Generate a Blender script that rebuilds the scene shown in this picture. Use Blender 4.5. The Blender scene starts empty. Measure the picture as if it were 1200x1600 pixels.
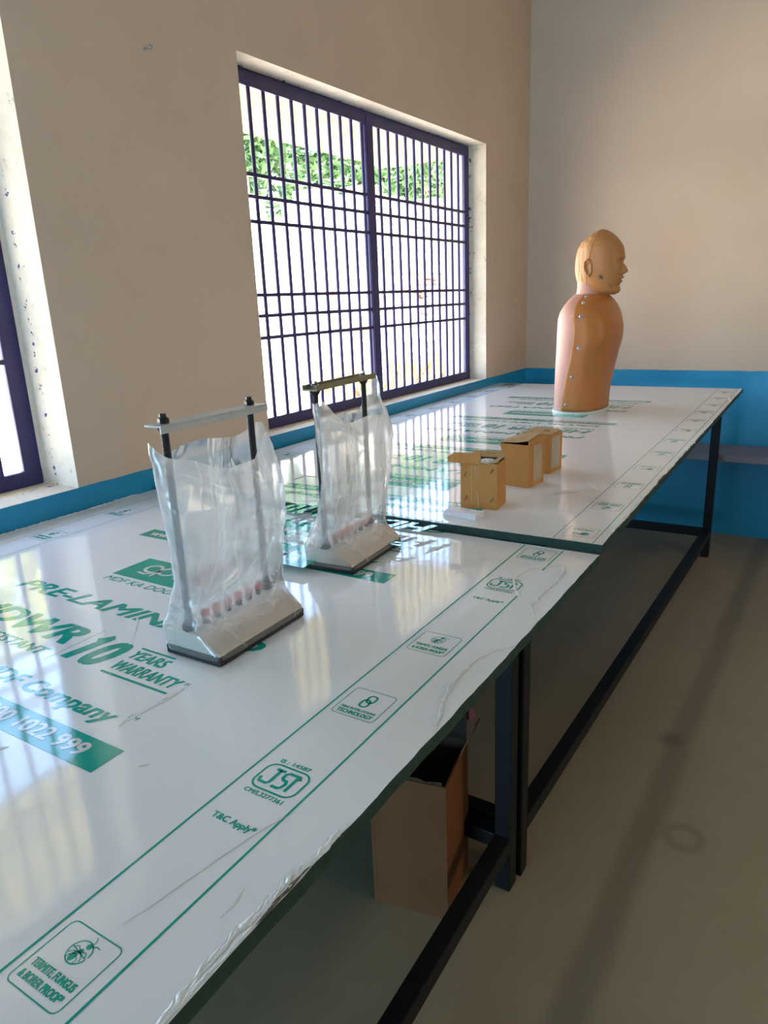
import bpy, bmesh, math, random
from mathutils import Vector, Matrix, Euler, noise

R = math.radians
sc = bpy.context.scene
COL = sc.collection

# ------------------------------------------------------------------ camera
cam_d = bpy.data.cameras.new('camera')
cam = bpy.data.objects.new('camera', cam_d)
COL.objects.link(cam)
cam.location = (1.5905, -1.2928, 1.3005)
cam.rotation_euler = (1.2834, 0.0403, 0.5570)
cam_d.sensor_fit = 'VERTICAL'
cam_d.sensor_height = 36.0
cam_d.sensor_width = 27.0
cam_d.lens = 1119.23 / 1600 * 36.0
cam_d.clip_start = 0.02
cam_d.clip_end = 300
sc.camera = cam

# ------------------------------------------------------------------ sky, sun, portals and fill lamps, exposure
sc.view_settings.view_transform = 'Standard'
sc.view_settings.look = 'None'
sc.view_settings.gamma = 1.0
sc.view_settings.use_curve_mapping = False
sc.view_settings.exposure = 0.50

SKY_STRENGTH = 2.1
SUN_STRENGTH = 26.0
REAR_FILL_WATTS = 78.0
SIDE_WATTS = 23.0

world = bpy.data.worlds.new('world')
sc.world = world
world.use_nodes = True
wn = world.node_tree.nodes
wl = world.node_tree.links
bg = wn['Background']
sky = wn.new('ShaderNodeTexSky')
sky.sky_type = 'NISHITA'
sky.sun_disc = False
sky.sun_elevation = R(52)
sky.sun_rotation = R(150)
sky.air_density = 1.0
sky.dust_density = 2.5
wl.new(sky.outputs['Color'], bg.inputs['Color'])
bg.inputs['Strength'].default_value = SKY_STRENGTH

sun_d = bpy.data.lights.new('sun', 'SUN')
sun_d.energy = SUN_STRENGTH
sun_d.angle = R(0.6)
sun_d.color = (1.0, 0.95, 0.86)
sun = bpy.data.objects.new('sun', sun_d)
COL.objects.link(sun)
sun.location = (4, -6, 9)
sun.rotation_euler = Vector((-0.40, 0.50, -0.77)).to_track_quat('-Z', 'Y').to_euler()


def area(name, loc, direction, sx, sy, watts, color, portal=False):
    d = bpy.data.lights.new(name, 'AREA')
    d.shape = 'RECTANGLE'
    d.size = sx
    d.size_y = sy
    d.energy = watts
    d.color = color
    o = bpy.data.objects.new(name, d)
    COL.objects.link(o)
    o.location = loc
    o.rotation_euler = Vector(direction).to_track_quat('-Z', 'Y').to_euler()
    if portal:
        d.cycles.is_portal = True
    return o


# sky portals in the two grille windows, added fill lamps out of view
area('window_portal', (-0.24, 1.38, 1.445), (1, 0, 0), 1.75, 1.13, 1, (1, 1, 1), True)
area('window_portal', (-0.24, -0.688, 1.445), (1, 0, 0), 0.92, 1.13, 1, (1, 1, 1), True)
area('rear_fill', (0.65, -3.95, 0.82), (0, 1, 0), 1.15, 1.6, REAR_FILL_WATTS, (0.40, 0.73, 1.0))  # cool fill lamp added for the floor under the table; no door is built
area('side_fill', (4.9, 0.2, 1.5), (-1, 0, 0), 1.7, 1.1, SIDE_WATTS, (1.0, 0.82, 0.60))  # warm fill lamp standing for an unseen side window, none is built


# ------------------------------------------------------------------ node helpers
def new_mat(name):
    m = bpy.data.materials.new(name)
    m.use_nodes = True
    nt = m.node_tree
    b = nt.nodes['Principled BSDF']
    return m, nt, b


def N(nt, kind, **kw):
    n = nt.nodes.new(kind)
    for k, v in kw.items():
        if k in n.inputs.keys():
            n.inputs[k].default_value = v
        else:
            setattr(n, k, v)
    return n


def ramp(nt, stops):
    n = nt.nodes.new('ShaderNodeValToRGB')
    cr = n.color_ramp
    while len(cr.elements) < len(stops):
        cr.elements.new(0.5)
    for e, (p, c) in zip(cr.elements, stops):
        e.position = p
        e.color = (*c, 1) if len(c) == 3 else c
    return n


def noise_tex(nt, scale, detail=4, rough=0.55, vec=None, dist=0.0):
    n = nt.nodes.new('ShaderNodeTexNoise')
    n.inputs['Scale'].default_value = scale
    n.inputs['Detail'].default_value = detail
    n.inputs['Roughness'].default_value = rough
    n.inputs['Distortion'].default_value = dist
    if vec is not None:
        nt.links.new(vec, n.inputs['Vector'])
    return n


def mixc(nt, fac, a, b):
    n = nt.nodes.new('ShaderNodeMix')
    n.data_type = 'RGBA'
    for sock, v in ((n.inputs[0], fac), (n.inputs[6], a), (n.inputs[7], b)):
        if hasattr(v, 'is_output'):
            nt.links.new(v, sock)
        elif isinstance(v, (int, float)):
            sock.default_value = v
        else:
            sock.default_value = (*v, 1)
    return n.outputs[2]


def math_n(nt, op, a, b=0.0, c=None, clamp=False):
    n = nt.nodes.new('ShaderNodeMath')
    n.operation = op
    n.use_clamp = clamp
    for i, v in enumerate((a, b) if c is None else (a, b, c)):
        if hasattr(v, 'is_output'):
            nt.links.new(v, n.inputs[i])
        else:
            n.inputs[i].default_value = v
    return n.outputs[0]


def bump(nt, b, height, strength=0.2, dist=0.01):
    n = nt.nodes.new('ShaderNodeBump')
    n.inputs['Strength'].default_value = strength
    n.inputs['Distance'].default_value = dist
    nt.links.new(height, n.inputs['Height'])
    nt.links.new(n.outputs['Normal'], b.inputs['Normal'])
    return n


def position(nt):
    return nt.nodes.new('ShaderNodeNewGeometry').outputs['Position']


def objco(nt):
    return nt.nodes.new('ShaderNodeTexCoord').outputs['Object']


def simple(name, c1, c2=None, scale=20, rough=0.5, metal=0.0, bmp=0.0, bscale=None, spec=0.5, dist=0.003):
    m, nt, b = new_mat(name)
    co = objco(nt)
    n = noise_tex(nt, scale, 5, 0.6, co)
    c2 = c2 or tuple(x * 0.85 for x in c1)
    r = ramp(nt, [(0.35, c1), (0.68, c2)])
    nt.links.new(n.outputs['Fac'], r.inputs['Fac'])
    nt.links.new(r.outputs['Color'], b.inputs['Base Color'])
    b.inputs['Roughness'].default_value = rough
    b.inputs['Metallic'].default_value = metal
    b.inputs['Specular IOR Level'].default_value = spec
    if bmp:
        n2 = noise_tex(nt, bscale or scale * 3, 4, 0.6, co)
        bump(nt, b, n2.outputs['Fac'], bmp, dist)
    return m


# ------------------------------------------------------------------ materials
def wall_material():
    m, nt, b = new_mat('distempered plaster with blue dado')
    pos = position(nt)
    sep = nt.nodes.new('ShaderNodeSeparateXYZ')
    nt.links.new(pos, sep.inputs[0])
    big = noise_tex(nt, 1.6, 5, 0.6, pos)
    fine = noise_tex(nt, 14, 4, 0.6, pos)
    beige = ramp(nt, [(0.3, (0.65, 0.515, 0.40)), (0.7, (0.58, 0.455, 0.35))])
    nt.links.new(big.outputs['Fac'], beige.inputs['Fac'])
    blue = ramp(nt, [(0.3, (0.012, 0.28, 0.52)), (0.7, (0.010, 0.255, 0.48))])
    nt.links.new(big.outputs['Fac'], blue.inputs['Fac'])
    edge = math_n(nt, 'MULTIPLY_ADD', fine.outputs['Fac'], 0.006, 0.8765)
    fac = math_n(nt, 'LESS_THAN', sep.outputs['Z'], edge)
    nt.links.new(mixc(nt, fac, beige.outputs['Color'], blue.outputs['Color']), b.inputs['Base Color'])
    rg = math_n(nt, 'MULTIPLY_ADD', fac, -0.40, 0.75)
    nt.links.new(rg, b.inputs['Roughness'])
    b.inputs['Specular IOR Level'].default_value = 0.45
    n2 = noise_tex(nt, 60, 5, 0.65, pos)
    s = math_n(nt, 'MULTIPLY_ADD', n2.outputs['Fac'], 0.4, big.outputs['Fac'])
    bump(nt, b, s, 0.25, 0.006)
    return m


def reveal_material():
    m, nt, b = new_mat('rough whitewashed reveal')
    pos = position(nt)
    n = noise_tex(nt, 26, 7, 0.7, pos)
    r = ramp(nt, [(0.30, (0.30, 0.22, 0.17)), (0.37, (0.62, 0.55, 0.44)), (0.7, (0.70, 0.63, 0.52))])
    nt.links.new(n.outputs['Fac'], r.inputs['Fac'])
    # smears of frame paint next to the frame
    sep = nt.nodes.new('ShaderNodeSeparateXYZ')
    nt.links.new(pos, sep.inputs[0])
    n2 = noise_tex(nt, 45, 6, 0.7, pos)
    off = math_n(nt, 'ABSOLUTE', math_n(nt, 'ADD', sep.outputs['X'], 0.088))
    lim = math_n(nt, 'MULTIPLY', math_n(nt, 'SUBTRACT', n2.outputs['Fac'], 0.56), 0.14)
    fac = math_n(nt, 'LESS_THAN', off, lim)
    nt.links.new(mixc(nt, fac, r.outputs['Color'], (0.055, 0.035, 0.16)), b.inputs['Base Color'])
    b.inputs['Roughness'].default_value = 0.85
    bump(nt, b, n.outputs['Fac'], 0.6, 0.008)
    return m


def floor_material():
    m, nt, b = new_mat('trowelled cement floor')
    pos = position(nt)
    sep = nt.nodes.new('ShaderNodeSeparateXYZ')
    nt.links.new(pos, sep.inputs[0])
    n1 = noise_tex(nt, 1.3, 6, 0.62, pos, 0.4)
    n2 = noise_tex(nt, 9, 6, 0.7, pos)
    r = ramp(nt, [(0.25, (0.26, 0.215, 0.135)), (0.5, (0.31, 0.255, 0.165)), (0.75, (0.355, 0.285, 0.19))])
    s = math_n(nt, 'MULTIPLY_ADD', n2.outputs['Fac'], 0.35, math_n(nt, 'MULTIPLY', n1.outputs['Fac'], 0.65))
    nt.links.new(s, r.inputs['Fac'])
    # long dark band parallel to the tables, wavering a little
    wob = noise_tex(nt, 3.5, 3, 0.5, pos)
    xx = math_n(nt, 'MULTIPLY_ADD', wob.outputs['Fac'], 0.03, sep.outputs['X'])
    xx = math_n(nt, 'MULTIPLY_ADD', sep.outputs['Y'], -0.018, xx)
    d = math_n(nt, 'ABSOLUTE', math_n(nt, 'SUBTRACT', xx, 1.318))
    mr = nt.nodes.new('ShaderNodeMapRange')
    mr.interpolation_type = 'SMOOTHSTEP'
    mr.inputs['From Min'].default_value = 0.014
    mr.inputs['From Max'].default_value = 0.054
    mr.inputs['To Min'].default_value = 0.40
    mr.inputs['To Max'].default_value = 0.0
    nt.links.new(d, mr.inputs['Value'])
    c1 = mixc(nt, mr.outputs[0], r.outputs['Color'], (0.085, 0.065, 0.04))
    # ring stain and round blot

    def dist_to(x, y):
        v = nt.nodes.new('ShaderNodeVectorMath')
        v.operation = 'DISTANCE'
        comb = nt.nodes.new('ShaderNodeCombineXYZ')
        nt.links.new(math_n(nt, 'MULTIPLY_ADD', n2.outputs['Fac'], 0.07, math_n(nt, 'SUBTRACT', sep.outputs['X'], 0.02)), comb.inputs[0])
        nt.links.new(sep.outputs['Y'], comb.inputs[1])
        nt.links.new(comb.outputs[0], v.inputs[0])
        v.inputs[1].default_value = (x, y, 0)
        return v.outputs['Value']
    ring = math_n(nt, 'ABSOLUTE', math_n(nt, 'SUBTRACT', dist_to(1.413, 0.315), 0.040))
    mr2 = nt.nodes.new('ShaderNodeMapRange')
    mr2.interpolation_type = 'SMOOTHSTEP'
    for k, v in (('From Min', 0.004), ('From Max', 0.022), ('To Min', 0.32), ('To Max', 0.0)):
        mr2.inputs[k].default_value = v
    nt.links.new(ring, mr2.inputs['Value'])
    c2 = mixc(nt, mr2.outputs[0], c1, (0.06, 0.062, 0.055))
    mr3 = nt.nodes.new('ShaderNodeMapRange')
    mr3.interpolation_type = 'SMOOTHSTEP'
    for k, v in (('From Min', 0.01), ('From Max', 0.06), ('To Min', 0.45), ('To Max', 0.0)):
        mr3.inputs[k].default_value = v
    nt.links.new(dist_to(1.308, 0.724), mr3.inputs['Value'])
    c3 = mixc(nt, mr3.outputs[0], c2, (0.05, 0.038, 0.03))
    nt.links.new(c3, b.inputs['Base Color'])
    rr = math_n(nt, 'MULTIPLY_ADD', n2.outputs['Fac'], 0.25, 0.30)
    nt.links.new(rr, b.inputs['Roughness'])
    bump(nt, b, n2.outputs['Fac'], 0.08, 0.004)
    return m


def film_material(name, c1, c2):
    m, nt, b = new_mat(name)
    pos = position(nt)
    n1 = noise_tex(nt, 2.5, 4, 0.55, pos)
    r = ramp(nt, [(0.3, c1), (0.7, c2)])
    nt.links.new(n1.outputs['Fac'], r.inputs['Fac'])
    nt.links.new(r.outputs['Color'], b.inputs['Base Color'])
    b.inputs['Roughness'].default_value = 0.075
    b.inputs['IOR'].default_value = 1.52
    w = noise_tex(nt, 7, 3, 0.5, pos)
    w2 = noise_tex(nt, 45, 3, 0.5, pos)
    s = math_n(nt, 'MULTIPLY_ADD', w2.outputs['Fac'], 0.08, w.outputs['Fac'])
    bump(nt, b, s, 0.10, 0.006)
    return m


def cardboard(name, c1, c2, scale=30):
    m, nt, b = new_mat(name)
    co = objco(nt)
    mp = nt.nodes.new('ShaderNodeMapping')
    mp.inputs['Scale'].default_value = (1, 1, 0.15)
    nt.links.new(co, mp.inputs['Vector'])
    n = noise_tex(nt, scale, 5, 0.6, mp.outputs[0])
    n2 = noise_tex(nt, 9, 4, 0.6, co)
    r = ramp(nt, [(0.3, c1), (0.7, c2)])
    s = math_n(nt, 'MULTIPLY_ADD', n.outputs['Fac'], 0.5, math_n(nt, 'MULTIPLY', n2.outputs['Fac'], 0.5))
    nt.links.new(s, r.inputs['Fac'])
    nt.links.new(r.outputs['Color'], b.inputs['Base Color'])
    b.inputs['Roughness'].default_value = 0.7
    b.inputs['Specular IOR Level'].default_value = 0.25
    bump(nt, b, s, 0.3, 0.002)
    return m


def bag_material(name, veil, tint):
    m, nt, b = new_mat(name)
    out = nt.nodes['Material Output']
    nt.nodes.remove(b)
    co = objco(nt)
    mp = nt.nodes.new('ShaderNodeMapping')
    mp.inputs['Scale'].default_value = (1, 1, 0.45)
    nt.links.new(co, mp.inputs['Vector'])
    n1 = noise_tex(nt, 9, 3, 0.5, mp.outputs[0], 0.8)
    n2 = noise_tex(nt, 28, 2, 0.5, mp.outputs[0], 0.6)
    ridge = math_n(nt, 'ABSOLUTE', math_n(nt, 'SUBTRACT', n1.outputs['Fac'], 0.5))
    crease = nt.nodes.new('ShaderNodeMapRange')
    for k, v in (('From Min', 0.0), ('From Max', 0.022), ('To Min', 1.0), ('To Max', 0.0)):
        crease.inputs[k].default_value = v
    nt.links.new(ridge, crease.inputs['Value'])
    h = math_n(nt, 'MULTIPLY_ADD', crease.outputs[0], 0.5, math_n(nt, 'MULTIPLY_ADD', n2.outputs['Fac'], 0.25, n1.outputs['Fac']))
    bp = nt.nodes.new('ShaderNodeBump')
    bp.inputs['Strength'].default_value = 0.16
    bp.inputs['Distance'].default_value = 0.006
    nt.links.new(h, bp.inputs['Height'])
    dif = N(nt, 'ShaderNodeBsdfDiffuse')
    dif.inputs['Color'].default_value = (*tint, 1)
    tr = N(nt, 'ShaderNodeBsdfTranslucent')
    tr.inputs['Color'].default_value = (*tint, 1)
    gl = N(nt, 'ShaderNodeBsdfGlossy')
    gl.inputs['Roughness'].default_value = 0.20
    gl.inputs['Color'].default_value = (1, 1, 1, 1)
    tp = N(nt, 'ShaderNodeBsdfTransparent')
    for s in (dif, tr, gl):
        nt.links.new(bp.outputs[0], s.inputs['Normal'])
    mx1 = N(nt, 'ShaderNodeMixShader')
    mx1.inputs[0].default_value = 0.55
    nt.links.new(dif.outputs[0], mx1.inputs[1])
    nt.links.new(tr.outputs[0], mx1.inputs[2])
    mx2 = N(nt, 'ShaderNodeMixShader')
    # the film is clear where it lies tight on the base and milky where it hangs loose
    sep = nt.nodes.new('ShaderNodeSeparateXYZ')
    nt.links.new(co, sep.inputs[0])
    line = math_n(nt, 'MULTIPLY_ADD', sep.outputs['Y'], 0.22, 0.062)
    line = math_n(nt, 'MULTIPLY_ADD', n1.outputs['Fac'], 0.02, line)
    loose = nt.nodes.new('ShaderNodeMapRange')
    loose.interpolation_type = 'SMOOTHSTEP'
    for k, v in (('From Min', -0.006), ('From Max', 0.012), ('To Min', veil * 0.42), ('To Max', veil)):
        loose.inputs[k].default_value = v
    nt.links.new(math_n(nt, 'SUBTRACT', sep.outputs['Z'], line), loose.inputs['Value'])
    f = math_n(nt, 'MULTIPLY_ADD', crease.outputs[0], 0.18, loose.outputs[0], clamp=True)
    nt.links.new(f, mx2.inputs[0])
    nt.links.new(tp.outputs[0], mx2.inputs[1])
    nt.links.new(mx1.outputs[0], mx2.inputs[2])
    fr = N(nt, 'ShaderNodeFresnel')
    fr.inputs['IOR'].default_value = 1.45
    nt.links.new(bp.outputs[0], fr.inputs['Normal'])
    ff = math_n(nt, 'MULTIPLY_ADD', fr.outputs[0], 0.7, 0.03, clamp=True)
    mx3 = N(nt, 'ShaderNodeMixShader')
    nt.links.new(ff, mx3.inputs[0])
    nt.links.new(mx2.outputs[0], mx3.inputs[1])
    nt.links.new(gl.outputs[0], mx3.inputs[2])
    nt.links.new(mx3.outputs[0], out.inputs['Surface'])
    return m


def ruin_material():
    m, nt, b = new_mat('weathered brick with lime plaster')
    co = objco(nt)
    br = nt.nodes.new('ShaderNodeTexBrick')
    br.inputs['Scale'].default_value = 1.0
    br.inputs['Color1'].default_value = (0.17, 0.072, 0.036, 1)
    br.inputs['Color2'].default_value = (0.22, 0.105, 0.058, 1)
    br.inputs['Mortar'].default_value = (0.42, 0.35, 0.28, 1)
    br.inputs['Brick Width'].default_value = 0.24
    br.inputs['Row Height'].default_value = 0.085
    br.inputs['Mortar Size'].default_value = 0.014
    sep = nt.nodes.new('ShaderNodeSeparateXYZ')
    nt.links.new(co, sep.inputs[0])
    comb = nt.nodes.new('ShaderNodeCombineXYZ')
    nt.links.new(math_n(nt, 'ADD', sep.outputs['Y'], sep.outputs['X']), comb.inputs[0])
    nt.links.new(sep.outputs['Z'], comb.inputs[1])
    nt.links.new(comb.outputs[0], br.inputs['Vector'])
    n = noise_tex(nt, 0.9, 6, 0.65, co)
    # more brick bared toward the broken end
    yy = math_n(nt, 'MULTIPLY_ADD', sep.outputs['Y'], 0.068, n.outputs['Fac'])
    r = ramp(nt, [(0.80, (0, 0, 0)), (0.88, (1, 1, 1))])
    nt.links.new(yy, r.inputs['Fac'])
    c = mixc(nt, r.outputs['Color'], (0.82, 0.79, 0.72), br.outputs['Color'])
    nt.links.new(c, b.inputs['Base Color'])
    b.inputs['Roughness'].default_value = 0.9
    bump(nt, b, n.outputs['Fac'], 0.5, 0.03)
    return m


def thread_material():
    m, nt, b = new_mat('black threaded rod')
    co = objco(nt)
    w = nt.nodes.new('ShaderNodeTexWave')
    w.bands_direction = 'Z'
    w.inputs['Scale'].default_value = 180
    w.inputs['Distortion'].default_value = 0.2
    nt.links.new(co, w.inputs['Vector'])
    b.inputs['Base Color'].default_value = (0.012, 0.012, 0.014, 1)
    b.inputs['Roughness'].default_value = 0.35
    bump(nt, b, w.outputs['Fac'], 0.6, 0.001)
    return m


def skin_material(name, c1, c2, marks=False):
    m, nt, b = new_mat(name)
    co = position(nt)
    n = noise_tex(nt, 9, 5, 0.6, co)
    r = ramp(nt, [(0.3, c1), (0.7, c2)])
    nt.links.new(n.outputs['Fac'], r.inputs['Fac'])
    col = r.outputs['Color']
    if marks:
        for (x, y, z, rad, st) in ((0.776, 1.57, 1.353, 0.011, 0.85), (0.782, 1.57, 1.348, 0.009, 0.85),
                                   (0.771, 1.57, 1.341, 0.008, 0.5), (0.815, 1.58, 1.315, 0.010, 0.6),
                                   (0.792, 1.58, 1.357, 0.007, 0.4), (0.806, 1.58, 1.322, 0.008, 0.5)):
            v = nt.nodes.new('ShaderNodeVectorMath')
            v.operation = 'DISTANCE'
            mul = nt.nodes.new('ShaderNodeVectorMath')
            mul.operation = 'MULTIPLY'
            mul.inputs[1].default_value = (1, 0.25, 1)
            nt.links.new(co, mul.inputs[0])
            nt.links.new(mul.outputs[0], v.inputs[0])
            v.inputs[1].default_value = (x, y * 0.25, z)
            nn = noise_tex(nt, 90, 3, 0.6, co)
            dd = math_n(nt, 'MULTIPLY_ADD', nn.outputs['Fac'], 0.012, v.outputs['Value'])
            mr = nt.nodes.new('ShaderNodeMapRange')
            for k, q in (('From Min', rad * 0.9), ('From Max', rad * 1.5), ('To Min', st), ('To Max', 0.0)):
                mr.inputs[k].default_value = q
            nt.links.new(dd, mr.inputs['Value'])
            col = mixc(nt, mr.outputs[0], col, (0.05, 0.03, 0.015))
    nt.links.new(col, b.inputs['Base Color'])
    b.inputs['Roughness'].default_value = 0.42
    b.inputs['Specular IOR Level'].default_value = 0.4
    b.inputs['Subsurface Weight'].default_value = 0.0
    n2 = noise_tex(nt, 40, 4, 0.6, co)
    bump(nt, b, n2.outputs['Fac'], 0.12, 0.003)
    return m


def hair_material():
    m, nt, b = new_mat('moulded hair vinyl')
    co = position(nt)
    mp = nt.nodes.new('ShaderNodeMapping')
    mp.inputs['Scale'].default_value = (75, 75, 10)
    mp.inputs['Rotation'].default_value = (0, R(28), 0)
    nt.links.new(co, mp.inputs['Vector'])
    n = noise_tex(nt, 1.0, 3, 0.5, mp.outputs[0])
    b.inputs['Base Color'].default_value = (0.48, 0.225, 0.078, 1)
    b.inputs['Roughness'].default_value = 0.42
    bump(nt, b, n.outputs['Fac'], 0.8, 0.010)
    return m


def leaf_material(name, c1, c2):
    m, nt, b = new_mat(name)
    co = objco(nt)
    n = noise_tex(nt, 1.4, 3, 0.6, co)
    r = ramp(nt, [(0.35, c1), (0.65, c2)])
    nt.links.new(n.outputs['Fac'], r.inputs['Fac'])
    nt.links.new(r.outputs['Color'], b.inputs['Base Color'])
    b.inputs['Roughness'].default_value = 0.5
    return m


M = {}
M['wall'] = wall_material()
M['reveal'] = reveal_material()
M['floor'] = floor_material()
M['ceiling'] = simple('white limewash', (0.72, 0.69, 0.64), (0.66, 0.63, 0.58), 2, 0.9)
M['outer'] = simple('cream exterior wash', (0.50, 0.43, 0.19), (0.45, 0.38, 0.16), 6, 0.9, bmp=0.3)
M['purple'] = simple('purple blue enamel', (0.026, 0.020, 0.125), (0.020, 0.016, 0.09), 12, 0.38, bmp=0.15, bscale=90)
M['film'] = film_material('white laminate under clear film', (0.81, 0.82, 0.83), (0.775, 0.785, 0.80))
M['print'] = film_material('green print on film', (0.004, 0.36, 0.275), (0.004, 0.335, 0.255))
M['printdark'] = film_material('blackish print on film', (0.03, 0.05, 0.045), (0.03, 0.05, 0.045))
M['printwhite'] = film_material('white print on film', (0.70, 0.70, 0.69), (0.68, 0.68, 0.68))
M['mdf'] = simple('dark green board core', (0.010, 0.040, 0.032), (0.018, 0.052, 0.040), 60, 0.75, bmp=0.3)
M['shred'] = simple('torn clear film', (0.74, 0.74, 0.73), (0.66, 0.64, 0.60), 60, 0.28, bmp=0.6, bscale=120)
M['grime'] = simple('brown grime', (0.10, 0.075, 0.055), (0.20, 0.15, 0.11), 60, 0.8)
M['steel'] = simple('black enamelled steel', (0.006, 0.006, 0.007), (0.011, 0.010, 0.011), 14, 0.5, bmp=0.12, bscale=60, spec=0.25)
M['card'] = cardboard('kraft cardboard', (0.54, 0.265, 0.078), (0.46, 0.22, 0.062))
M['cardtop'] = cardboard('worn kraft cardboard', (0.50, 0.33, 0.17), (0.40, 0.25, 0.12))
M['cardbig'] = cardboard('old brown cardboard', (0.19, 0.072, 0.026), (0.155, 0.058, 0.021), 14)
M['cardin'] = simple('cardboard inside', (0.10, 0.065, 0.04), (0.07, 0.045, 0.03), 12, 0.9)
M['cardred'] = simple('dark red printed card', (0.24, 0.04, 0.035), None, 20, 0.7)
M['edge'] = simple('torn corrugated edge', (0.10, 0.06, 0.03), (0.20, 0.12, 0.06), 80, 0.9)
M['tape'] = simple('clear parcel tape', (0.50, 0.36, 0.22), (0.44, 0.31, 0.19), 30, 0.12)
M['label'] = simple('faded pale sticker', (0.46, 0.36, 0.26), (0.40, 0.31, 0.22), 40, 0.3)
M['paper'] = simple('white paper', (0.80, 0.79, 0.82), (0.74, 0.73, 0.77), 30, 0.7)
M['ink'] = simple('grey print', (0.16, 0.16, 0.18), None, 30, 0.7)
M['base'] = simple('off white moulded plastic', (0.66, 0.60, 0.53), (0.62, 0.565, 0.50), 20, 0.45)
M['rubber'] = simple('black base edge', (0.016, 0.016, 0.018), None, 30, 0.5)
M['rod'] = thread_material()
M['blk'] = simple('black plastic', (0.012, 0.012, 0.013), None, 30, 0.35)
M['red'] = simple('red plastic', (0.55, 0.02, 0.02), (0.48, 0.015, 0.015), 30, 0.35)
M['alu'] = simple('brushed aluminium', (0.62, 0.66, 0.68), (0.55, 0.58, 0.60), 40, 0.42, 0.55)
M['brass'] = simple('dull olive metal', (0.30, 0.27, 0.17), (0.25, 0.22, 0.14), 40, 0.5, 0.35)
M['bolt'] = simple('zinc plated bolt', (0.55, 0.55, 0.54), (0.42, 0.42, 0.42), 60, 0.3, 0.9)
M['button'] = simple('dull steel snap', (0.34, 0.34, 0.35), None, 60, 0.32, 0.9)
M['bag'] = bag_material('clear polythene cool', 0.43, (0.86, 0.89, 0.91))
M['bagwarm'] = bag_material('clear polythene warm', 0.50, (0.95, 0.93, 0.90))
M['skin'] = skin_material('tan vinyl chest skin', (0.50, 0.19, 0.048), (0.45, 0.165, 0.040))
M['face'] = skin_material('tan vinyl face skin', (0.47, 0.205, 0.068), (0.42, 0.18, 0.058), True)
M['hair'] = hair_material()
M['pink'] = skin_material('pink plastic shell', (0.60, 0.31, 0.24), (0.57, 0.29, 0.225))
M['mint'] = simple('pale mint plastic', (0.62, 0.70, 0.64), None, 20, 0.35)
M['ruin'] = ruin_material()
M['rubble'] = simple('broken brick and lime', (0.20, 0.10, 0.055), (0.46, 0.40, 0.33), 3, 0.95, bmp=0.5)
M['ground'] = simple('dry sandy ground', (0.74, 0.68, 0.58), (0.66, 0.57, 0.45), 1.4, 0.95, bmp=0.4, bscale=8)
M['straw'] = simple('dry grass', (0.26, 0.15, 0.05), (0.22, 0.17, 0.05), 6, 0.8)
M['leafd'] = leaf_material('green leaves', (0.055, 0.14, 0.045), (0.11, 0.21, 0.07))
M['leafy'] = leaf_material('yellow green leaves', (0.36, 0.34, 0.09), (0.20, 0.27, 0.08))
M['bark'] = simple('brown bark', (0.22, 0.15, 0.10), (0.15, 0.10, 0.07), 12, 0.9, bmp=0.5)
M['stone'] = simple('grey violet stone slab', (0.24, 0.215, 0.27), (0.20, 0.18, 0.23), 12, 0.42)
M['lime'] = film_material('light green tape', (0.25, 0.55, 0.14), (0.25, 0.52, 0.14))


# ------------------------------------------------------------------ mesh helpers
def obj(name, bm, mats, parent=None, smooth=False, matrix=None, smooth_angle=None):
    me = bpy.data.meshes.new(name)
    bm.normal_update()
    bm.to_mesh(me)
    bm.free()
    for m in (mats if isinstance(mats, (list, tuple)) else [mats]):
        me.materials.append(m)
    o = bpy.data.objects.new(name, me)
    COL.objects.link(o)
    if smooth:
        for p in me.polygons:
            p.use_smooth = True
    if smooth_angle is not None:
        for p in me.polygons:
            p.use_smooth = True
        me.set_sharp_from_angle(angle=R(smooth_angle))
    if parent is not None:
        o.parent = parent
        top = parent
        # part meshes are written in the frame of the thing's own Empty or in world units
    if matrix is not None:
        o.matrix_local = matrix
    return o


def tag(o, label=None, cat=None, group=None, kind=None):
    if label:
        o['label'] = label
    if cat:
        o['category'] = cat
    if group:
        o['group'] = group
    if kind:
        o['kind'] = kind
    return o


def thing(name, label, cat, loc=(0, 0, 0), rz=0.0, group=None, kind=None):
    o = bpy.data.objects.new(name, None)
    o.empty_display_size = 0.05
    COL.objects.link(o)
    o.location = loc
    o.rotation_euler = (0, 0, rz)
    tag(o, label, cat, group, kind)
    return o


def box(bm, x0, x1, y0, y1, z0, z1, mat=0, bev=0.0):
    vs = [bm.verts.new((x, y, z)) for z in (z0, z1) for y in (y0, y1) for x in (x0, x1)]
    idx = [(0, 2, 3, 1), (4, 5, 7, 6), (0, 1, 5, 4), (2, 6, 7, 3), (0, 4, 6, 2), (1, 3, 7, 5)]
    fs = []
    for q in idx:
        f = bm.faces.new([vs[i] for i in q])
        f.material_index = mat
        fs.append(f)
    if bev:
        es = list({e for f in fs for e in f.edges})
        r = bmesh.ops.bevel(bm, geom=es, offset=bev, segments=2, profile=0.6, affect='EDGES')
        for f in r['faces']:
            f.material_index = mat
    return fs


def quad(bm, pts, mat=0):
    f = bm.faces.new([bm.verts.new(p) for p in pts])
    f.material_index = mat
    return f


def panel(bm, pts, th, mat=0, n=None):
    """thick sheet: polygon pts extruded along its normal by th"""
    pts = [Vector(p) for p in pts]
    if n is None:
        n = (pts[1] - pts[0]).cross(pts[2] - pts[1]).normalized()
    a = [bm.verts.new(p) for p in pts]
    b = [bm.verts.new(p + n * th) for p in pts]
    k = len(pts)
    fs = [bm.faces.new(list(reversed(a))), bm.faces.new(b)]
    for i in range(k):
        fs.append(bm.faces.new([a[i], a[(i + 1) % k], b[(i + 1) % k], b[i]]))
    for f in fs:
        f.material_index = mat
    return fs


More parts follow.
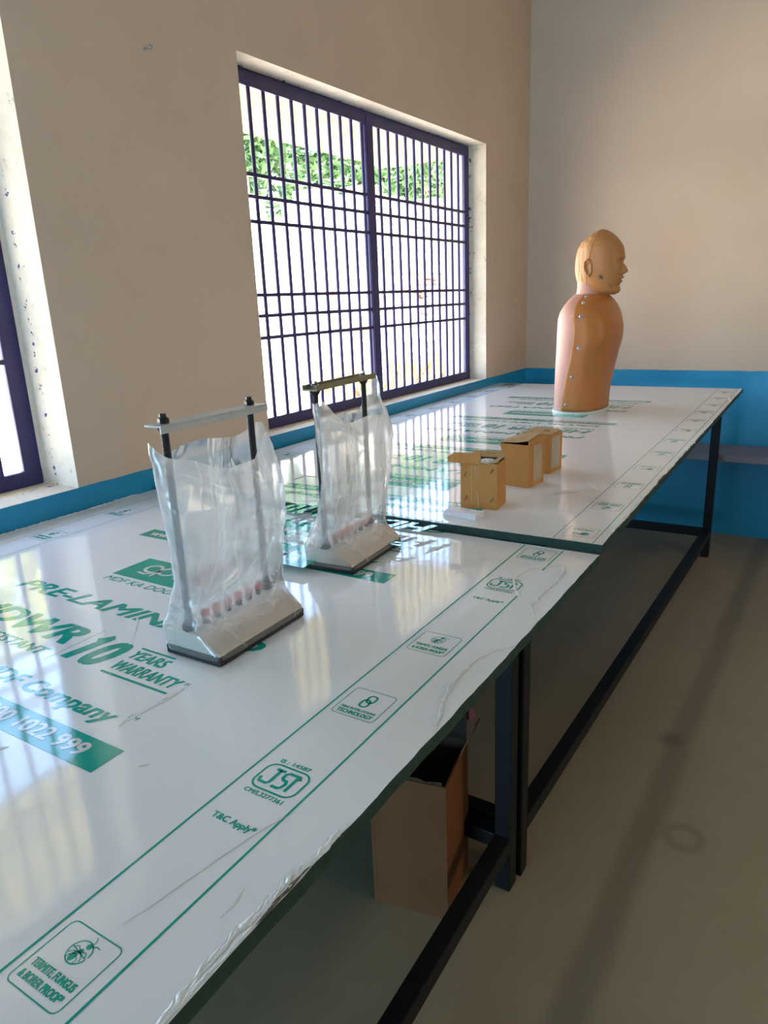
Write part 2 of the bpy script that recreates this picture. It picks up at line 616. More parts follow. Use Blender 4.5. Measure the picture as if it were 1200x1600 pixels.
def bar(bm, p0, p1, w, h, mat=0, up=(0, 0, 1), bev=0.0):
    p0, p1 = Vector(p0), Vector(p1)
    d = (p1 - p0).normalized()
    u = Vector(up)
    s = d.cross(u)
    if s.length < 1e-4:
        s = Vector((1, 0, 0))
    s.normalize()
    t = s.cross(d).normalized()
    cs = [(-w / 2, -h / 2), (w / 2, -h / 2), (w / 2, h / 2), (-w / 2, h / 2)]
    a = [bm.verts.new(p0 + s * x + t * y) for x, y in cs]
    b = [bm.verts.new(p1 + s * x + t * y) for x, y in cs]
    fs = [bm.faces.new(list(reversed(a))), bm.faces.new(b)]
    for i in range(4):
        fs.append(bm.faces.new([a[i], a[(i + 1) % 4], b[(i + 1) % 4], b[i]]))
    for f in fs:
        f.material_index = mat
    if bev:
        es = list({e for f in fs for e in f.edges})
        bmesh.ops.bevel(bm, geom=es, offset=bev, segments=2, profile=0.6, affect='EDGES')
    return fs


def cyl(bm, p0, p1, r0, r1=None, n=12, mat=0, cap=True):
    r1 = r0 if r1 is None else r1
    p0, p1 = Vector(p0), Vector(p1)
    d = (p1 - p0).normalized()
    s = d.orthogonal().normalized()
    t = d.cross(s)
    a, b = [], []
    for i in range(n):
        an = 2 * math.pi * i / n
        v = s * math.cos(an) + t * math.sin(an)
        a.append(bm.verts.new(p0 + v * r0))
        b.append(bm.verts.new(p1 + v * r1))
    fs = []
    for i in range(n):
        fs.append(bm.faces.new([a[i], a[(i + 1) % n], b[(i + 1) % n], b[i]]))
    if cap:
        fs.append(bm.faces.new(list(reversed(a))))
        fs.append(bm.faces.new(b))
    for f in fs:
        f.material_index = mat
    return fs


def loft(bm, rings, mat=0, close=True, cap0=False, cap1=False):
    vr = [[bm.verts.new(p) for p in r] for r in rings]
    n = len(vr[0])
    for i in range(len(vr) - 1):
        for j in range(n if close else n - 1):
            k = (j + 1) % n
            f = bm.faces.new([vr[i][j], vr[i][k], vr[i + 1][k], vr[i + 1][j]])
            f.material_index = mat
    if cap0:
        bm.faces.new(list(reversed(vr[0]))).material_index = mat
    if cap1:
        bm.faces.new(vr[-1]).material_index = mat
    return vr


def lerp_table(tab, z):
    if z <= tab[0][0]:
        return tab[0][1:]
    for a, b in zip(tab, tab[1:]):
        if z <= b[0]:
            t = (z - a[0]) / (b[0] - a[0])
            t = t * t * (3 - 2 * t) * 0.35 + t * 0.65
            return tuple(p + (q - p) * t for p, q in zip(a[1:], b[1:]))
    return tab[-1][1:]


def fbm(p, f, seed=0.0, octv=3):
    v, a = 0.0, 1.0
    for k in range(octv):
        v += a * noise.noise(Vector((p[0] * f + seed, p[1] * f - seed * 0.7, p[2] * f + seed * 1.3)))
        f *= 2.1
        a *= 0.5
    return v


# ------------------------------------------------------------------ the setting
WT = 0.235            # wall thickness
H = 3.25
XW, YF, YB = 5.0, 2.83, -4.0
SILL, HEAD = 0.879, 2.011
W2 = (0.505, 2.256)
W1 = (-1.15, -0.226)


def wall_left():
    bm = bmesh.new()
    ys = [YB, W1[0], W1[1], W2[0], W2[1], YF]
    zs = [0, SILL, HEAD, H]

    def hole(i, j):
        return j == 1 and i in (1, 3)
    for i in range(5):
        for j in range(3):
            y0, y1, z0, z1 = ys[i], ys[i + 1], zs[j], zs[j + 1]
            if not hole(i, j):
                quad(bm, [(0, y0, z0), (0, y1, z0), (0, y1, z1), (0, y0, z1)], 0)
                quad(bm, [(-WT, y1, z0), (-WT, y0, z0), (-WT, y0, z1), (-WT, y1, z1)], 2)
            else:
                quad(bm, [(0, y0, z0), (-WT, y0, z0), (-WT, y1, z0), (0, y1, z0)], 1)
                quad(bm, [(0, y0, z1), (0, y1, z1), (-WT, y1, z1), (-WT, y0, z1)], 1)
                quad(bm, [(0, y0, z0), (0, y0, z1), (-WT, y0, z1), (-WT, y0, z0)], 1)
                quad(bm, [(0, y1, z0), (-WT, y1, z0), (-WT, y1, z1), (0, y1, z1)], 1)
    quad(bm, [(0, YB, H), (0, YF, H), (-WT, YF, H), (-WT, YB, H)], 2)
    quad(bm, [(0, YB, 0), (-WT, YB, 0), (-WT, YF, 0), (0, YF, 0)], 2)
    quad(bm, [(0, YB, 0), (0, YB, H), (-WT, YB, H), (-WT, YB, 0)], 2)
    quad(bm, [(0, YF, 0), (-WT, YF, 0), (-WT, YF, H), (0, YF, H)], 2)
    bmesh.ops.remove_doubles(bm, verts=bm.verts, dist=1e-5)
    bmesh.ops.recalc_face_normals(bm, faces=bm.faces)
    o = obj('wall_left', bm, [M['wall'], M['reveal'], M['outer']])
    tag(o, kind='structure')


wall_left()


def slab(name, args, mat):
    bm = bmesh.new()
    box(bm, *args)
    return tag(obj(name, bm, mat), kind='structure')


slab('wall_back', (-WT, XW + 0.2, YF, YF + 0.23, 0, H), M['wall'])
slab('wall_right', (XW, XW + 0.2, YB, YF, 0, H), M['wall'])
slab('wall_front', (-WT, XW + 0.2, YB - 0.2, YB, 0, H), M['wall'])
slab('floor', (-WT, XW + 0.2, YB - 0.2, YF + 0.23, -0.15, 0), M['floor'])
slab('ceiling', (-WT, XW + 0.2, YB - 0.2, YF + 0.23, H, H + 0.15), M['ceiling'])

# concrete sunshade over the windows outside
bm = bmesh.new()
box(bm, -0.84, -WT, YB, 2.72, 2.055, 2.14, 0, 0.006)
tag(obj('trim_1', bm, M['outer']), kind='structure')

# stone ledge along the far wall
bm = bmesh.new()
for x0, x1 in ((0.86, 1.352), (1.355, 2.3), (2.303, 3.6)):
    box(bm, x0, x1, 2.56, YF, 0.458, 0.495, 0, 0.004)
tag(obj('trim_2', bm, M['stone']), 'dark stone ledge low on the far blue wall', None, None, 'structure')


def grille_window(name, y0, y1, xf, bars, hz, mull, n_extra=()):
    root = thing(name, None, None, (xf - 0.03, (y0 + y1) / 2, SILL), 0, None, 'structure')
    ox, oy, oz = root.location

    def B(a):
        return (a[0] - ox, a[1] - ox, a[2] - oy, a[3] - oy, a[4] - oz, a[5] - oz)
    z0, z1 = SILL + 0.001, HEAD - 0.0005
    fw, fd = 0.048, 0.018
    bm = bmesh.new()
    box(bm, *B((xf - fd, xf, y0 + 0.004, y1 - 0.004, z1 - fw, z1)), bev=0.004)
    box(bm, *B((xf - fd, xf, y0 + 0.004, y1 - 0.004, z0, z0 + fw * 0.82)), bev=0.004)
    box(bm, *B((xf - fd, xf - 0.001, y0 + 0.004, y0 + 0.004 + fw, z0, z1)), bev=0.004)
    box(bm, *B((xf - fd, xf - 0.001, y1 - 0.004 - fw, y1 - 0.004, z0, z1)), bev=0.004)
    obj('window_frame', bm, M['purple'], root)
    bm = bmesh.new()
    box(bm, *B((xf - fd - 0.006, xf + 0.003, mull - 0.024, mull + 0.026, z0 + 0.01, z1 - 0.012)), bev=0.004)
    obj('mullion', bm, M['purple'], root)
    xm = xf - 0.010
    for yb in bars:
        bm = bmesh.new()
        cyl(bm, (xm - ox, yb - oy, z0 + 0.02 - oz), (xm - ox, yb - oy, z1 - 0.02 - oz), 0.0068, None, 10)
        obj('vertical_bar', bm, M['purple'], root, smooth_angle=40)
    for zb in hz:
        bm = bmesh.new()
        box(bm, *B((xm - 0.004, xm + 0.0085, y0 + 0.02, y1 - 0.02, zb - 0.0058, zb + 0.0058)))
        obj('horizontal_bar', bm, M['purple'], root)
    return root


HZ = (1.707, 1.641, 1.565, 1.334, 1.266, 1.193)
bars2 = [0.585 + 0.0718 * k for k in range(-0, 11)] + [1.427 + 0.0720 * k for k in range(11)]
bars2 = [b for b in bars2 if not (1.31 < b < 1.38)]
grille_window('window_2', W2[0], W2[1], -0.09, bars2, HZ, 1.342)
bars1 = [W1[1] - 0.108 - 0.0718 * k for k in range(5)] + [W1[0] + 0.108 + 0.0718 * k for k in range(5)]
grille_window('window_1', W1[0], W1[1], -0.135, bars1, HZ, (W1[0] + W1[1]) / 2)

# nail in the wall between the windows
bm = bmesh.new()
cyl(bm, (-0.01, 0.158, 1.933), (0.022, 0.162, 1.937), 0.0022, None, 8)
cyl(bm, (0.020, 0.1615, 1.9365), (0.023, 0.1622, 1.9375), 0.0055, None, 10)
tag(obj('nail', bm, M['bolt']), 'small nail in the beige wall between the two grille windows', 'nail')

# ------------------------------------------------------------------ outdoors
bm = bmesh.new()
gx, gy = 40, 50
vv = []
for i in range(gx + 1):
    row = []
    for j in range(gy + 1):
        x = -WT - 24 * (i / gx) ** 1.6
        y = -10 + 38 * j / gy
        z = -0.35 + 0.10 * fbm((x, y, 0), 0.35, 3.0)
        row.append(bm.verts.new((x, y, z)))
    vv.append(row)
for i in range(gx):
    for j in range(gy):
        bm.faces.new([vv[i][j], vv[i][j + 1], vv[i + 1][j + 1], vv[i + 1][j]])
bmesh.ops.recalc_face_normals(bm, faces=bm.faces)
tag(obj('outside_ground', bm, M['ground'], smooth=True), kind='structure')


def ruined_wall():
    rnd = random.Random(5)
    root = thing('ruined_brick_wall', 'sunlit ruined brick wall with broken top outside the grille window', 'wall', (-4.1, 3.0, -0.5))
    bm = bmesh.new()
    y, yend, col = 0.0, 7.4, 0.24
    tops = []
    while y < yend:
        base = 2.95 + 0.045 * y + 0.10 * math.sin(y * 1.9) + rnd.uniform(-0.13, 0.13)
        if 2.2 < y < 2.9:
            base -= 0.35
        if y > 6.9:
            base -= (y - 6.9) * 0.5
        tops.append((y, y + col, round(base / 0.085) * 0.085))
        y += col
    for a, b, t in tops:
        box(bm, -0.36, 0, a, b, 0, t)
    obj('brickwork', bm, M['ruin'], root)
    # broken stepped end
    bm = bmesh.new()
    for k in range(15):
        z = 0.90 + k * 0.085
        ln = 0.16 + 0.16 * abs(math.sin(k * 1.7)) + (0.30 if k in (12, 13) else 0)
        box(bm, 0.005, 0.16 + 0.05 * math.sin(k * 2.3), 6.25 - ln, 6.28, z, z + 0.075)
    obj('broken_edge', bm, M['ruin'], root)
    return root


ruined_wall()

for k, (y0, ln, hh, lab) in enumerate(((-6.0, 8.7, 1.75, 'low whitewashed yard wall outside the left grille window'),
                                       (10.0, 9.0, 1.75, 'pale far yard wall beyond the broken end of the brick wall'))):
    bm = bmesh.new()
    x0 = -4.25 if k == 0 else -6.5
    n = 24
    for i in range(n):
        a, b = y0 + ln * i / n, y0 + ln * (i + 1) / n
        box(bm, x0 - 0.28, x0, a, b, -0.5, hh + 0.08 * math.sin(i * 2.1) - 0.5)
    tag(obj('yard_wall', bm, M['ruin']), lab, 'wall')

# rubble heap with dry grass at the foot of the brick wall
bm = bmesh.new()
rnd = random.Random(9)
for i in range(420):
    a = rnd.uniform(0, 1)
    y = 5.2 + 5.2 * a
    x = -3.1 - rnd.uniform(-0.9, 0.75)
    top = 0.75 * math.exp(-((x + 3.6) / 0.7) ** 2) * (0.4 + 0.6 * math.sin(math.pi * min(1, a * 1.1 + 0.1)))
    z = -0.4 + top * rnd.uniform(0.2, 1)
    s = rnd.uniform(0.05, 0.13)
    m = Matrix.Translation((x, y, z)) @ Euler((rnd.uniform(0, 3), rnd.uniform(0, 3), rnd.uniform(0, 3))).to_matrix().to_4x4()
    bmesh.ops.create_cube(bm, size=1, matrix=m @ Matrix.Diagonal((s * 1.8, s, s * 0.7, 1)))
tag(obj('rubble_heap', bm, M['rubble']), 'heap of broken bricks at the foot of the ruined wall outside', 'rubble', None, 'stuff')
bm = bmesh.new()
for i in range(900):
    y = rnd.uniform(5.4, 9.6)
    x = -2.9 - rnd.uniform(-0.5, 0.75)
    z = -0.25 + 0.55 * math.exp(-((x + 3.4) / 0.7) ** 2)
    h = rnd.uniform(0.15, 0.5)
    dx, dy = rnd.uniform(-0.25, 0.25), rnd.uniform(-0.25, 0.25)
    w = 0.012
    bm.faces.new([bm.verts.new((x - w, y, z)), bm.verts.new((x + w, y + w, z)), bm.verts.new((x + dx, y + dy, z + h))])
tag(obj('dry_grass', bm, M['straw']), 'tufts of dry yellow grass on the rubble outside the window', 'grass', None, 'stuff')


def tree(x, y, base, crown_z, rad, mat, label, seed, n=5200, squash=0.8):
    rnd = random.Random(seed)
    root = thing('tree', label, 'tree', (x, y, base), 0, 'trees behind the ruined wall')
    bm = bmesh.new()
    cyl(bm, (0, 0, 0), (0.1, 0.05, crown_z - base), 0.16, 0.08, 10)
    for k in range(6):
        an = k * 1.05
        cyl(bm, (0.06, 0.03, (crown_z - base) * 0.7), (math.cos(an) * rad * 0.6, math.sin(an) * rad * 0.6, crown_z - base + rad * 0.2), 0.06, 0.02, 6)
    obj('trunk', bm, M['bark'], root)
    bm = bmesh.new()
    blobs = [(rnd.uniform(-.6, .6) * rad, rnd.uniform(-.6, .6) * rad, rnd.uniform(-.45, .5) * rad, rnd.uniform(.35, .6) * rad) for _ in range(14)]
    for i in range(n):
        bx, by, bz, br = rnd.choice(blobs)
        d = Vector((rnd.gauss(0, 1), rnd.gauss(0, 1), rnd.gauss(0, 1))).normalized() * br * rnd.uniform(0.7, 1.02)
        c = Vector((bx + d.x, by + d.y, (bz + d.z) * squash + crown_z - base))
        e = Euler((rnd.uniform(-1, 1), rnd.uniform(-1, 1), rnd.uniform(0, 6.3))).to_matrix()
        s = rnd.uniform(0.08, 0.17)
        pts = [(-s, 0, 0), (0, -s * .45, 0.01), (s, 0, -0.02), (0, s * .45, 0.01)]
        bm.faces.new([bm.verts.new(c + e @ Vector(p)) for p in pts])
    obj('foliage', bm, mat, root)
    return root


tree(-8.5, 4.9, -0.4, 4.0, 2.2, M['leafy'], 'yellow green tree seen at the left of the far grille window', 1)
tree(-9.5, 9.3, -0.4, 4.2, 2.1, M['leafd'], 'dark green leafy tree behind the middle of the ruined wall', 2)
tree(-8.5, 13.6, -0.4, 4.1, 2.1, M['leafd'], 'green tree at the right of the far grille window', 3)
tree(-10.5, -2.4, -0.4, 4.1, 2.4, M['leafy'], 'yellowish tree outside the nearer left window', 4)
tree(-8.0, 18.5, -0.4, 4.0, 2.6, M['leafd'], 'farthest green tree beyond the broken end of the wall', 6)


# ------------------------------------------------------------------ lettering
_FONT_CAP = {}


def glyphs(bm, text, x, y, cap, z, width=None, shear=0.0, bold=0.0, rot=0.0, align='LEFT', mat=0, spacing=1.0, place=None):
    """flat lettering: baseline start (x, y), capital height cap, optional exact width"""
    cu = bpy.data.curves.new('lettering', 'FONT')
    cu.body = text
    cu.size = 1.0
    cu.shear = shear
    cu.space_character = spacing
    cu.fill_mode = 'FRONT'
    cu.resolution_u = 3
    o = bpy.data.objects.new('lettering', cu)
    me = bpy.data.meshes.new_from_object(o)
    bpy.data.objects.remove(o)
    bpy.data.curves.remove(cu)
    xs = [v.co.x for v in me.vertices]
    if not xs:
        return
    x0, x1 = min(xs), max(xs)
    sy = cap / 0.729
    sx = (width / (x1 - x0)) if width else sy
    off = 0 if align == 'LEFT' else (-(x1 - x0) * sx / 2 if align == 'CENTER' else -(x1 - x0) * sx)
    ca, sa = math.cos(rot), math.sin(rot)
    vs = []
    # heavier faces: the same outlines laid over each other a hair apart
    b = bold * cap
    shifts = [(0, 0)] if b == 0 else [(-b, -b * 0.5), (b, -b * 0.5), (-b, b * 0.5), (b, b * 0.5), (0, 0)]
    for n, (ox, oy) in enumerate(shifts):
        vs = []
        for v in me.vertices:
            px, py = (v.co.x - x0) * sx + off + ox, v.co.y * sy + oy
            q = (x + px * ca - py * sa, y + px * sa + py * ca, z + n * 0.00001)
            vs.append(bm.verts.new(place(q) if place else q))
        for p in me.polygons:
            try:
                f = bm.faces.new([vs[i] for i in p.vertices])
                f.material_index = mat
            except ValueError:
                pass
    bpy.data.meshes.remove(me)


def stroke(bm, pts, w, z, mat=0, close=False, place=None):
    """flat ribbon of width w along 2D points"""
    P2 = [Vector(p) for p in pts]
    n = len(P2)
    L, Rr = [], []
    for i in range(n):
        if close:
            d = P2[(i + 1) % n] - P2[i - 1]
        else:
            d = P2[min(i + 1, n - 1)] - P2[max(i - 1, 0)]
        d.normalize()
        nn = Vector((-d.y, d.x)) * w / 2
        for lst, s in ((L, 1), (Rr, -1)):
            q = P2[i] + nn * s
            q = (q.x, q.y, z)
            lst.append(bm.verts.new(place(q) if place else q))
    for i in range(n if close else n - 1):
        k = (i + 1) % n
        f = bm.faces.new([L[i], Rr[i], Rr[k], L[k]])
        f.material_index = mat


def fillpoly(bm, pts, z, mat=0, place=None):
    f = bm.faces.new([bm.verts.new(place((p[0], p[1], z)) if place else (p[0], p[1], z)) for p in pts])
    f.material_index = mat


def rrect(x0, x1, y0, y1, r, n=5):
    out = []
    for cx, cy, a0 in ((x1 - r, y1 - r, 0), (x0 + r, y1 - r, 90), (x0 + r, y0 + r, 180), (x1 - r, y0 + r, 270)):
        for k in range(n + 1):
            a = R(a0 + 90 * k / n)
            out.append((cx + r * math.cos(a), cy + r * math.sin(a)))
    return out


def arc(cx, cy, r, a0, a1, n=18, ry=None):
    ry = r if ry is None else ry
    return [(cx + r * math.cos(R(a0 + (a1 - a0) * k / n)), cy + ry * math.sin(R(a0 + (a1 - a0) * k / n))) for k in range(n + 1)]


Z1, Z2 = 0.00025, 0.0005


def big_block(bm, yb, pl):
    """one repeat of the printed block; yb is the bottom of its green web-address bar"""
    G, W, D = 0, 1, 2
    xl, xr = 0.303, 0.949
    fillpoly(bm, [(xl, yb), (xr, yb), (xr, yb + 0.045), (xl, yb + 0.045)], Z1, G, pl)
    glyphs(bm, 'www.greenpanel.com  |  1800 1022 999', xl + 0.02, yb + 0.0115, 0.0245, Z2, 0.585, 0, 0.045, mat=W, place=pl)
    glyphs(bm, "India's No. 1 MDF Company", 0.345, yb + 0.071, 0.029, Z1, 0.537, 0.25, 0.045, mat=G, place=pl)
    glyphs(bm, 'TM', 0.893, yb + 0.093, 0.008, Z1, 0.018, 0.2, 0, mat=G, place=pl)
    glyphs(bm, 'HDWR', 0.345, yb + 0.182, 0.055, Z1, 0.292, 0.28, 0.06, mat=G, place=pl)
    glyphs(bm, 'WATER RESISTANT', 0.345, yb + 0.142, 0.022, Z1, 0.292, 0.25, 0.03, mat=G, place=pl)
    stroke(bm, [(0.657, yb + 0.137), (0.657, yb + 0.244)], 0.0012, Z1, G, place=pl)
    glyphs(bm, '10', 0.672, yb + 0.157, 0.076, Z1, 0.072, 0.25, 0.055, mat=G, place=pl)
    stroke(bm, [(0.6745, yb + 0.2155), (0.686, yb + 0.2255), (0.692, yb + 0.235)], 0.011, Z1, G, place=pl)
    stroke(bm, [(0.760, yb + 0.229), (0.832, yb + 0.229)], 0.004, Z1, G, place=pl)
    glyphs(bm, 'YEARS', 0.763, yb + 0.200, 0.0225, Z1, 0.072, 0.2, 0.045, mat=G, place=pl)
    glyphs(bm, 'WARRANTY', 0.765, yb + 0.167, 0.0245, Z1, 0.127, 0.2, 0.045, mat=G, place=pl)
    glyphs(bm, '*', 0.897, yb + 0.175, 0.016, Z1, None, 0, 0, mat=G, place=pl)
    stroke(bm, [(0.761, yb + 0.156), (0.894, yb + 0.156)], 0.0045, Z1, G, place=pl)
    glyphs(bm, 'PRE-LAMINATED', 0.336, yb + 0.292, 0.038, Z1, 0.585, 0.28, 0.055, mat=G, place=pl)
    glyphs(bm, 'MDF KA DOOSRA NAAM', 0.457, yb + 0.391, 0.0185, Z1, 0.322, 0.22, 0.02, mat=G, place=pl)
    # logo bar
    y0, y1 = yb + 0.417, yb + 0.508
    fillpoly(bm, [(0.452, y0), (0.785, y0), (0.785, y1), (0.452, y1)], Z1, G, pl)
    cy = (y0 + y1) / 2 + 0.006
    for cx in (0.510, 0.549):
        stroke(bm, arc(cx, cy, 0.018, 0, 342, 22, 0.016), 0.0062, Z2, W, place=pl)
    stroke(bm, [(0.492, cy - 0.024), (0.512, cy - 0.027), (0.525, cy - 0.016), (0.530, cy)], 0.0055, Z2, W, place=pl)
    stroke(bm, [(0.531, cy), (0.531, cy - 0.030)], 0.0055, Z2, W, place=pl)
    glyphs(bm, 'GREENPANEL', 0.580, y0 + 0.030, 0.031, Z2, 0.185, 0, 0.05, mat=W, place=pl)


def ant(bm, cx, cy, s, pl):
    stroke(bm, arc(cx, cy, 0.0105 * s, 0, 348, 24), 0.0011 * s, Z1, 0, place=pl)
    for (dx, dy, rx, ry) in ((-0.002, -0.0045, 0.0030, 0.0048), (0.0005, 0.0015, 0.0020, 0.0022), (0.003, 0.0072, 0.0026, 0.0026)):
        fillpoly(bm, arc(cx + dx * s, cy + dy * s, rx * s, 0, 345, 16, ry * s), Z1, 0, pl)
    for a, b, c in (((0.0, 0.001), (-0.005, 0.004), (-0.0075, 0.0025)), ((0.0, 0.0), (-0.006, -0.001), (-0.008, -0.004)),
                    ((-0.001, -0.002), (-0.006, -0.005), (-0.0065, -0.009)), ((0.0012, 0.001), (0.006, 0.002), (0.0085, -0.001)),
                    ((0.001, 0.0), (0.005, -0.002), (0.007, -0.006)), ((0.0, -0.003), (0.004, -0.006), (0.0035, -0.010)),
                    ((0.004, 0.009), (0.0045, 0.013), (0.002, 0.016)), ((0.005, 0.008), (0.009, 0.010), (0.013, 0.0095))):
        stroke(bm, [(cx + p[0] * s, cy + p[1] * s) for p in (a, b, c)], 0.0009 * s, Z1, 0, place=pl)
    stroke(bm, [(cx - 0.0098 * s, cy + 0.002 * s), (cx + 0.0098 * s, cy - 0.002 * s)], 0.0010 * s, Z1, 0, place=pl)


def card(bm, yc, pl, kind, x0=1.107, x1=1.168):
    """small framed mark in the border band; yc its centre"""
    h = 0.031
    cx = (x0 + x1) / 2
    if kind == 'isi':
        stroke(bm, rrect(x0 + 0.006, x1 + 0.001, yc - 0.0205, yc + 0.0205, 0.012), 0.0026, Z1, 0, True, pl)
        # the monogram of the standards mark: hooked I, S and I strokes
        w = 0.0042
        stroke(bm, [(cx - 0.020, yc - 0.004), (cx - 0.018, yc - 0.011), (cx - 0.008, yc - 0.011), (cx - 0.006, yc - 0.008), (cx - 0.006, yc + 0.013)], w, Z1, 0, place=pl)
        stroke(bm, [(cx - 0.012, yc + 0.013), (cx + 0.000, yc + 0.013)], w, Z1, 0, place=pl)
        stroke(bm, [(cx + 0.022, yc + 0.008), (cx + 0.020, yc + 0.013), (cx + 0.006, yc + 0.013), (cx + 0.003, yc + 0.010), (cx + 0.003, yc + 0.004), (cx + 0.006, yc + 0.001),
                    (cx + 0.010, yc + 0.001), (cx + 0.012, yc - 0.003), (cx + 0.011, yc - 0.009), (cx + 0.008, yc - 0.012), (cx - 0.001, yc - 0.012)], w, Z1, 0, place=pl)
        stroke(bm, [(cx + 0.018, yc + 0.011), (cx + 0.018, yc - 0.013)], w, Z1, 0, place=pl)
        glyphs(bm, 'IS : 14587', cx + 0.002, yc + 0.0245, 0.0062, Z1, 0.040, 0, 0.05, align='CENTER', place=pl)
        glyphs(bm, 'CM/L3277361', cx + 0.003, yc - 0.0305, 0.0062, Z1, 0.050, 0, 0.05, align='CENTER', place=pl)
        glyphs(bm, 'T&C Apply*', cx + 0.004, yc - 0.076, 0.0085, Z1, 0.054, 0, 0.05, align='CENTER', place=pl)
        return
    stroke(bm, rrect(x0, x1, yc - h, yc + h, 0.006), 0.0011, Z1, 0, True, pl)
    if kind == 'termite':
        ant(bm, cx, yc + 0.012, 1.0, pl)
        glyphs(bm, 'TERMITE, FUNGUS', cx, yc - 0.0135, 0.0072, Z1, 0.050, 0, 0.06, align='CENTER', place=pl)
        glyphs(bm, '& BORER PROOF*', cx, yc - 0.0245, 0.0072, Z1, 0.050, 0, 0.06, align='CENTER', place=pl)
    elif kind == 'fibre':
        for dy in (0.014, 0.003):
            stroke(bm, rrect(cx - 0.007 + dy * 0.3, cx + 0.004 + dy * 0.3, yc + dy - 0.009, yc + dy + 0.007, 0.005), 0.0030, Z1, 0, True, pl)
        glyphs(bm, 'FIBRE INTERLOCKING', cx, yc - 0.0165, 0.0048, Z1, 0.050, 0, 0.05, align='CENTER', place=pl)
        glyphs(bm, 'TECHNOLOGY', cx, yc - 0.0265, 0.0078, Z1, 0.050, 0, 0.06, align='CENTER', place=pl)
    else:
        fillpoly(bm, arc(cx - 0.008, yc + 0.008, 0.009, 20, 300, 16), Z1, 0, pl)
        stroke(bm, [(cx - 0.004, yc + 0.014), (cx + 0.006, yc + 0.010), (cx + 0.016, yc + 0.010)], 0.004, Z1, 0, place=pl)
        glyphs(bm, 'DURABLE', cx, yc - 0.020, 0.0075, Z1, 0.042, 0, 0.05, align='CENTER', place=pl)


def ribbon(bm, pts, w, h, seed, place, step=0.004, mat=0):
    """crinkled strip of torn film standing a little proud of the board"""
    rnd = random.Random(seed)
    P2 = []
    for a, b in zip(pts, pts[1:]):
        a, b = Vector(a), Vector(b)
        k = max(1, int((b - a).length / step))
        for i in range(k):
            P2.append(a.lerp(b, i / k))
    P2.append(Vector(pts[-1]))
    rows = []
    n = len(P2)
    for i, p in enumerate(P2):
        d = P2[min(i + 1, n - 1)] - P2[max(i - 1, 0)]
        d.normalize()
        nn = Vector((-d.y, d.x))
        taper = min(1, i / 5, (n - 1 - i) / 5) * 0.85 + 0.15
        q0 = (p.x, p.y, seed * 3.7)
        ww = w * taper * (0.75 + 0.55 * fbm(q0, 55, seed, 2))
        sh = 0.35 * w * fbm(q0, 40, seed + 5, 2)
        row = []
        for k, t in enumerate((-0.5, -0.25, -0.02, 0.2, 0.5)):
            q = p + nn * (t * ww + sh)
            z = 0.0004 if k in (0, 4) else h * taper * max(0.12, 0.35 + 0.5 * fbm((p.x + k * 3.1, p.y, 1.7 * k), 120, seed + k, 2) + rnd.uniform(-0.12, 0.12))
            row.append(bm.verts.new(place((q.x, q.y, z))))
        rows.append(row)
    for i in range(n - 1):
        for k in range(4):
            f = bm.faces.new([rows[i][k], rows[i][k + 1], rows[i + 1][k + 1], rows[i + 1][k]])
            f.material_index = mat


def strip(name, mat, parent, matrix, *a, **k):
    bm = bmesh.new()
    ribbon(bm, *a, **k)
    return obj(name, bm, mat, parent, matrix=matrix)


# ------------------------------------------------------------------ the two long tables
def board_mesh(x0, x1, y0, y1, th, seed):
    """thick sheet whose long right edge and short ends are a little chipped"""
    rnd = random.Random(seed)
    bm = bmesh.new()
    out = []

    def run(a, b, n, amp):
        a, b = Vector(a), Vector(b)
        d = (b - a).normalized()
        nn = Vector((d.y, -d.x))
        off = 0
        for i in range(n):
            off = off * 0.6 + rnd.uniform(-amp, amp * 0.4)
            e = 0 if i == 0 else min(0.0008, off)
            out.append(a.lerp(b, i / n) + nn * e)
    run((x0, y0), (x1, y0), 40, 0.0006)
    run((x1, y0), (x1, y1), 160, 0.0012)
    run((x1, y1), (x0, y1), 60, 0.0008)
    run((x0, y1), (x0, y0), 60, 0.0006)
    top = [bm.verts.new((p.x, p.y, 0)) for p in out]
    mid = [bm.verts.new((p.x, p.y, -0.0012)) for p in out]
    bot = [bm.verts.new((p.x, p.y, -th)) for p in out]
    n = len(out)
    bm.faces.new(top).material_index = 0
    bm.faces.new(list(reversed(bot))).material_index = 1
    for i in range(n):
        k = (i + 1) % n
        bm.faces.new([mid[i], mid[k], top[k], top[i]]).material_index = 1
        bm.faces.new([bot[i], bot[k], mid[k], mid[i]]).material_index = 1
    return bm


def frame_parts(root, legs, top_z, rail_z, loc, inv, feet=None):
    """square tube legs, low side rails, low cross rails and the tube frame under the board"""
    s = 0.038
    L = {k: inv(v) for k, v in legs.items()}
    for k, (x, y) in L.items():
        bm = bmesh.new()
        bar(bm, (x, y, 0.0), (x, y, top_z), s, s, 0, (0, 1, 0), 0.003)
        obj('leg', bm, M['steel'], root)
    for a, b, nm in (('nr', 'fr', 'side_rail'), ('nl', 'fl', 'side_rail'), ('nl', 'nr', 'cross_rail'), ('fl', 'fr', 'cross_rail')):
        for zz, kind in ((rail_z, nm), (top_z - s / 2, 'top_rail')):
            p, q = Vector((*L[a], zz)), Vector((*L[b], zz))
            d = (q - p).normalized() * (s / 2 + 0.0005)
            bm = bmesh.new()
            bar(bm, p + d, q - d, s, s, 0, (0, 0, 1), 0.003)
            obj(kind, bm, M['steel'], root)


TH = 0.018
ZF, ZN = 0.836, 0.8195

# far table: origin at the near left corner of its board on the floor
FX, FY, FYAW = 0.0257, 0.0, 0.0123
far_table = thing('work_table', 'far long table with upside-down green print, carrying the torso model and small boxes', 'table', (FX, FY, 0), FYAW, 'long work tables by the windows')


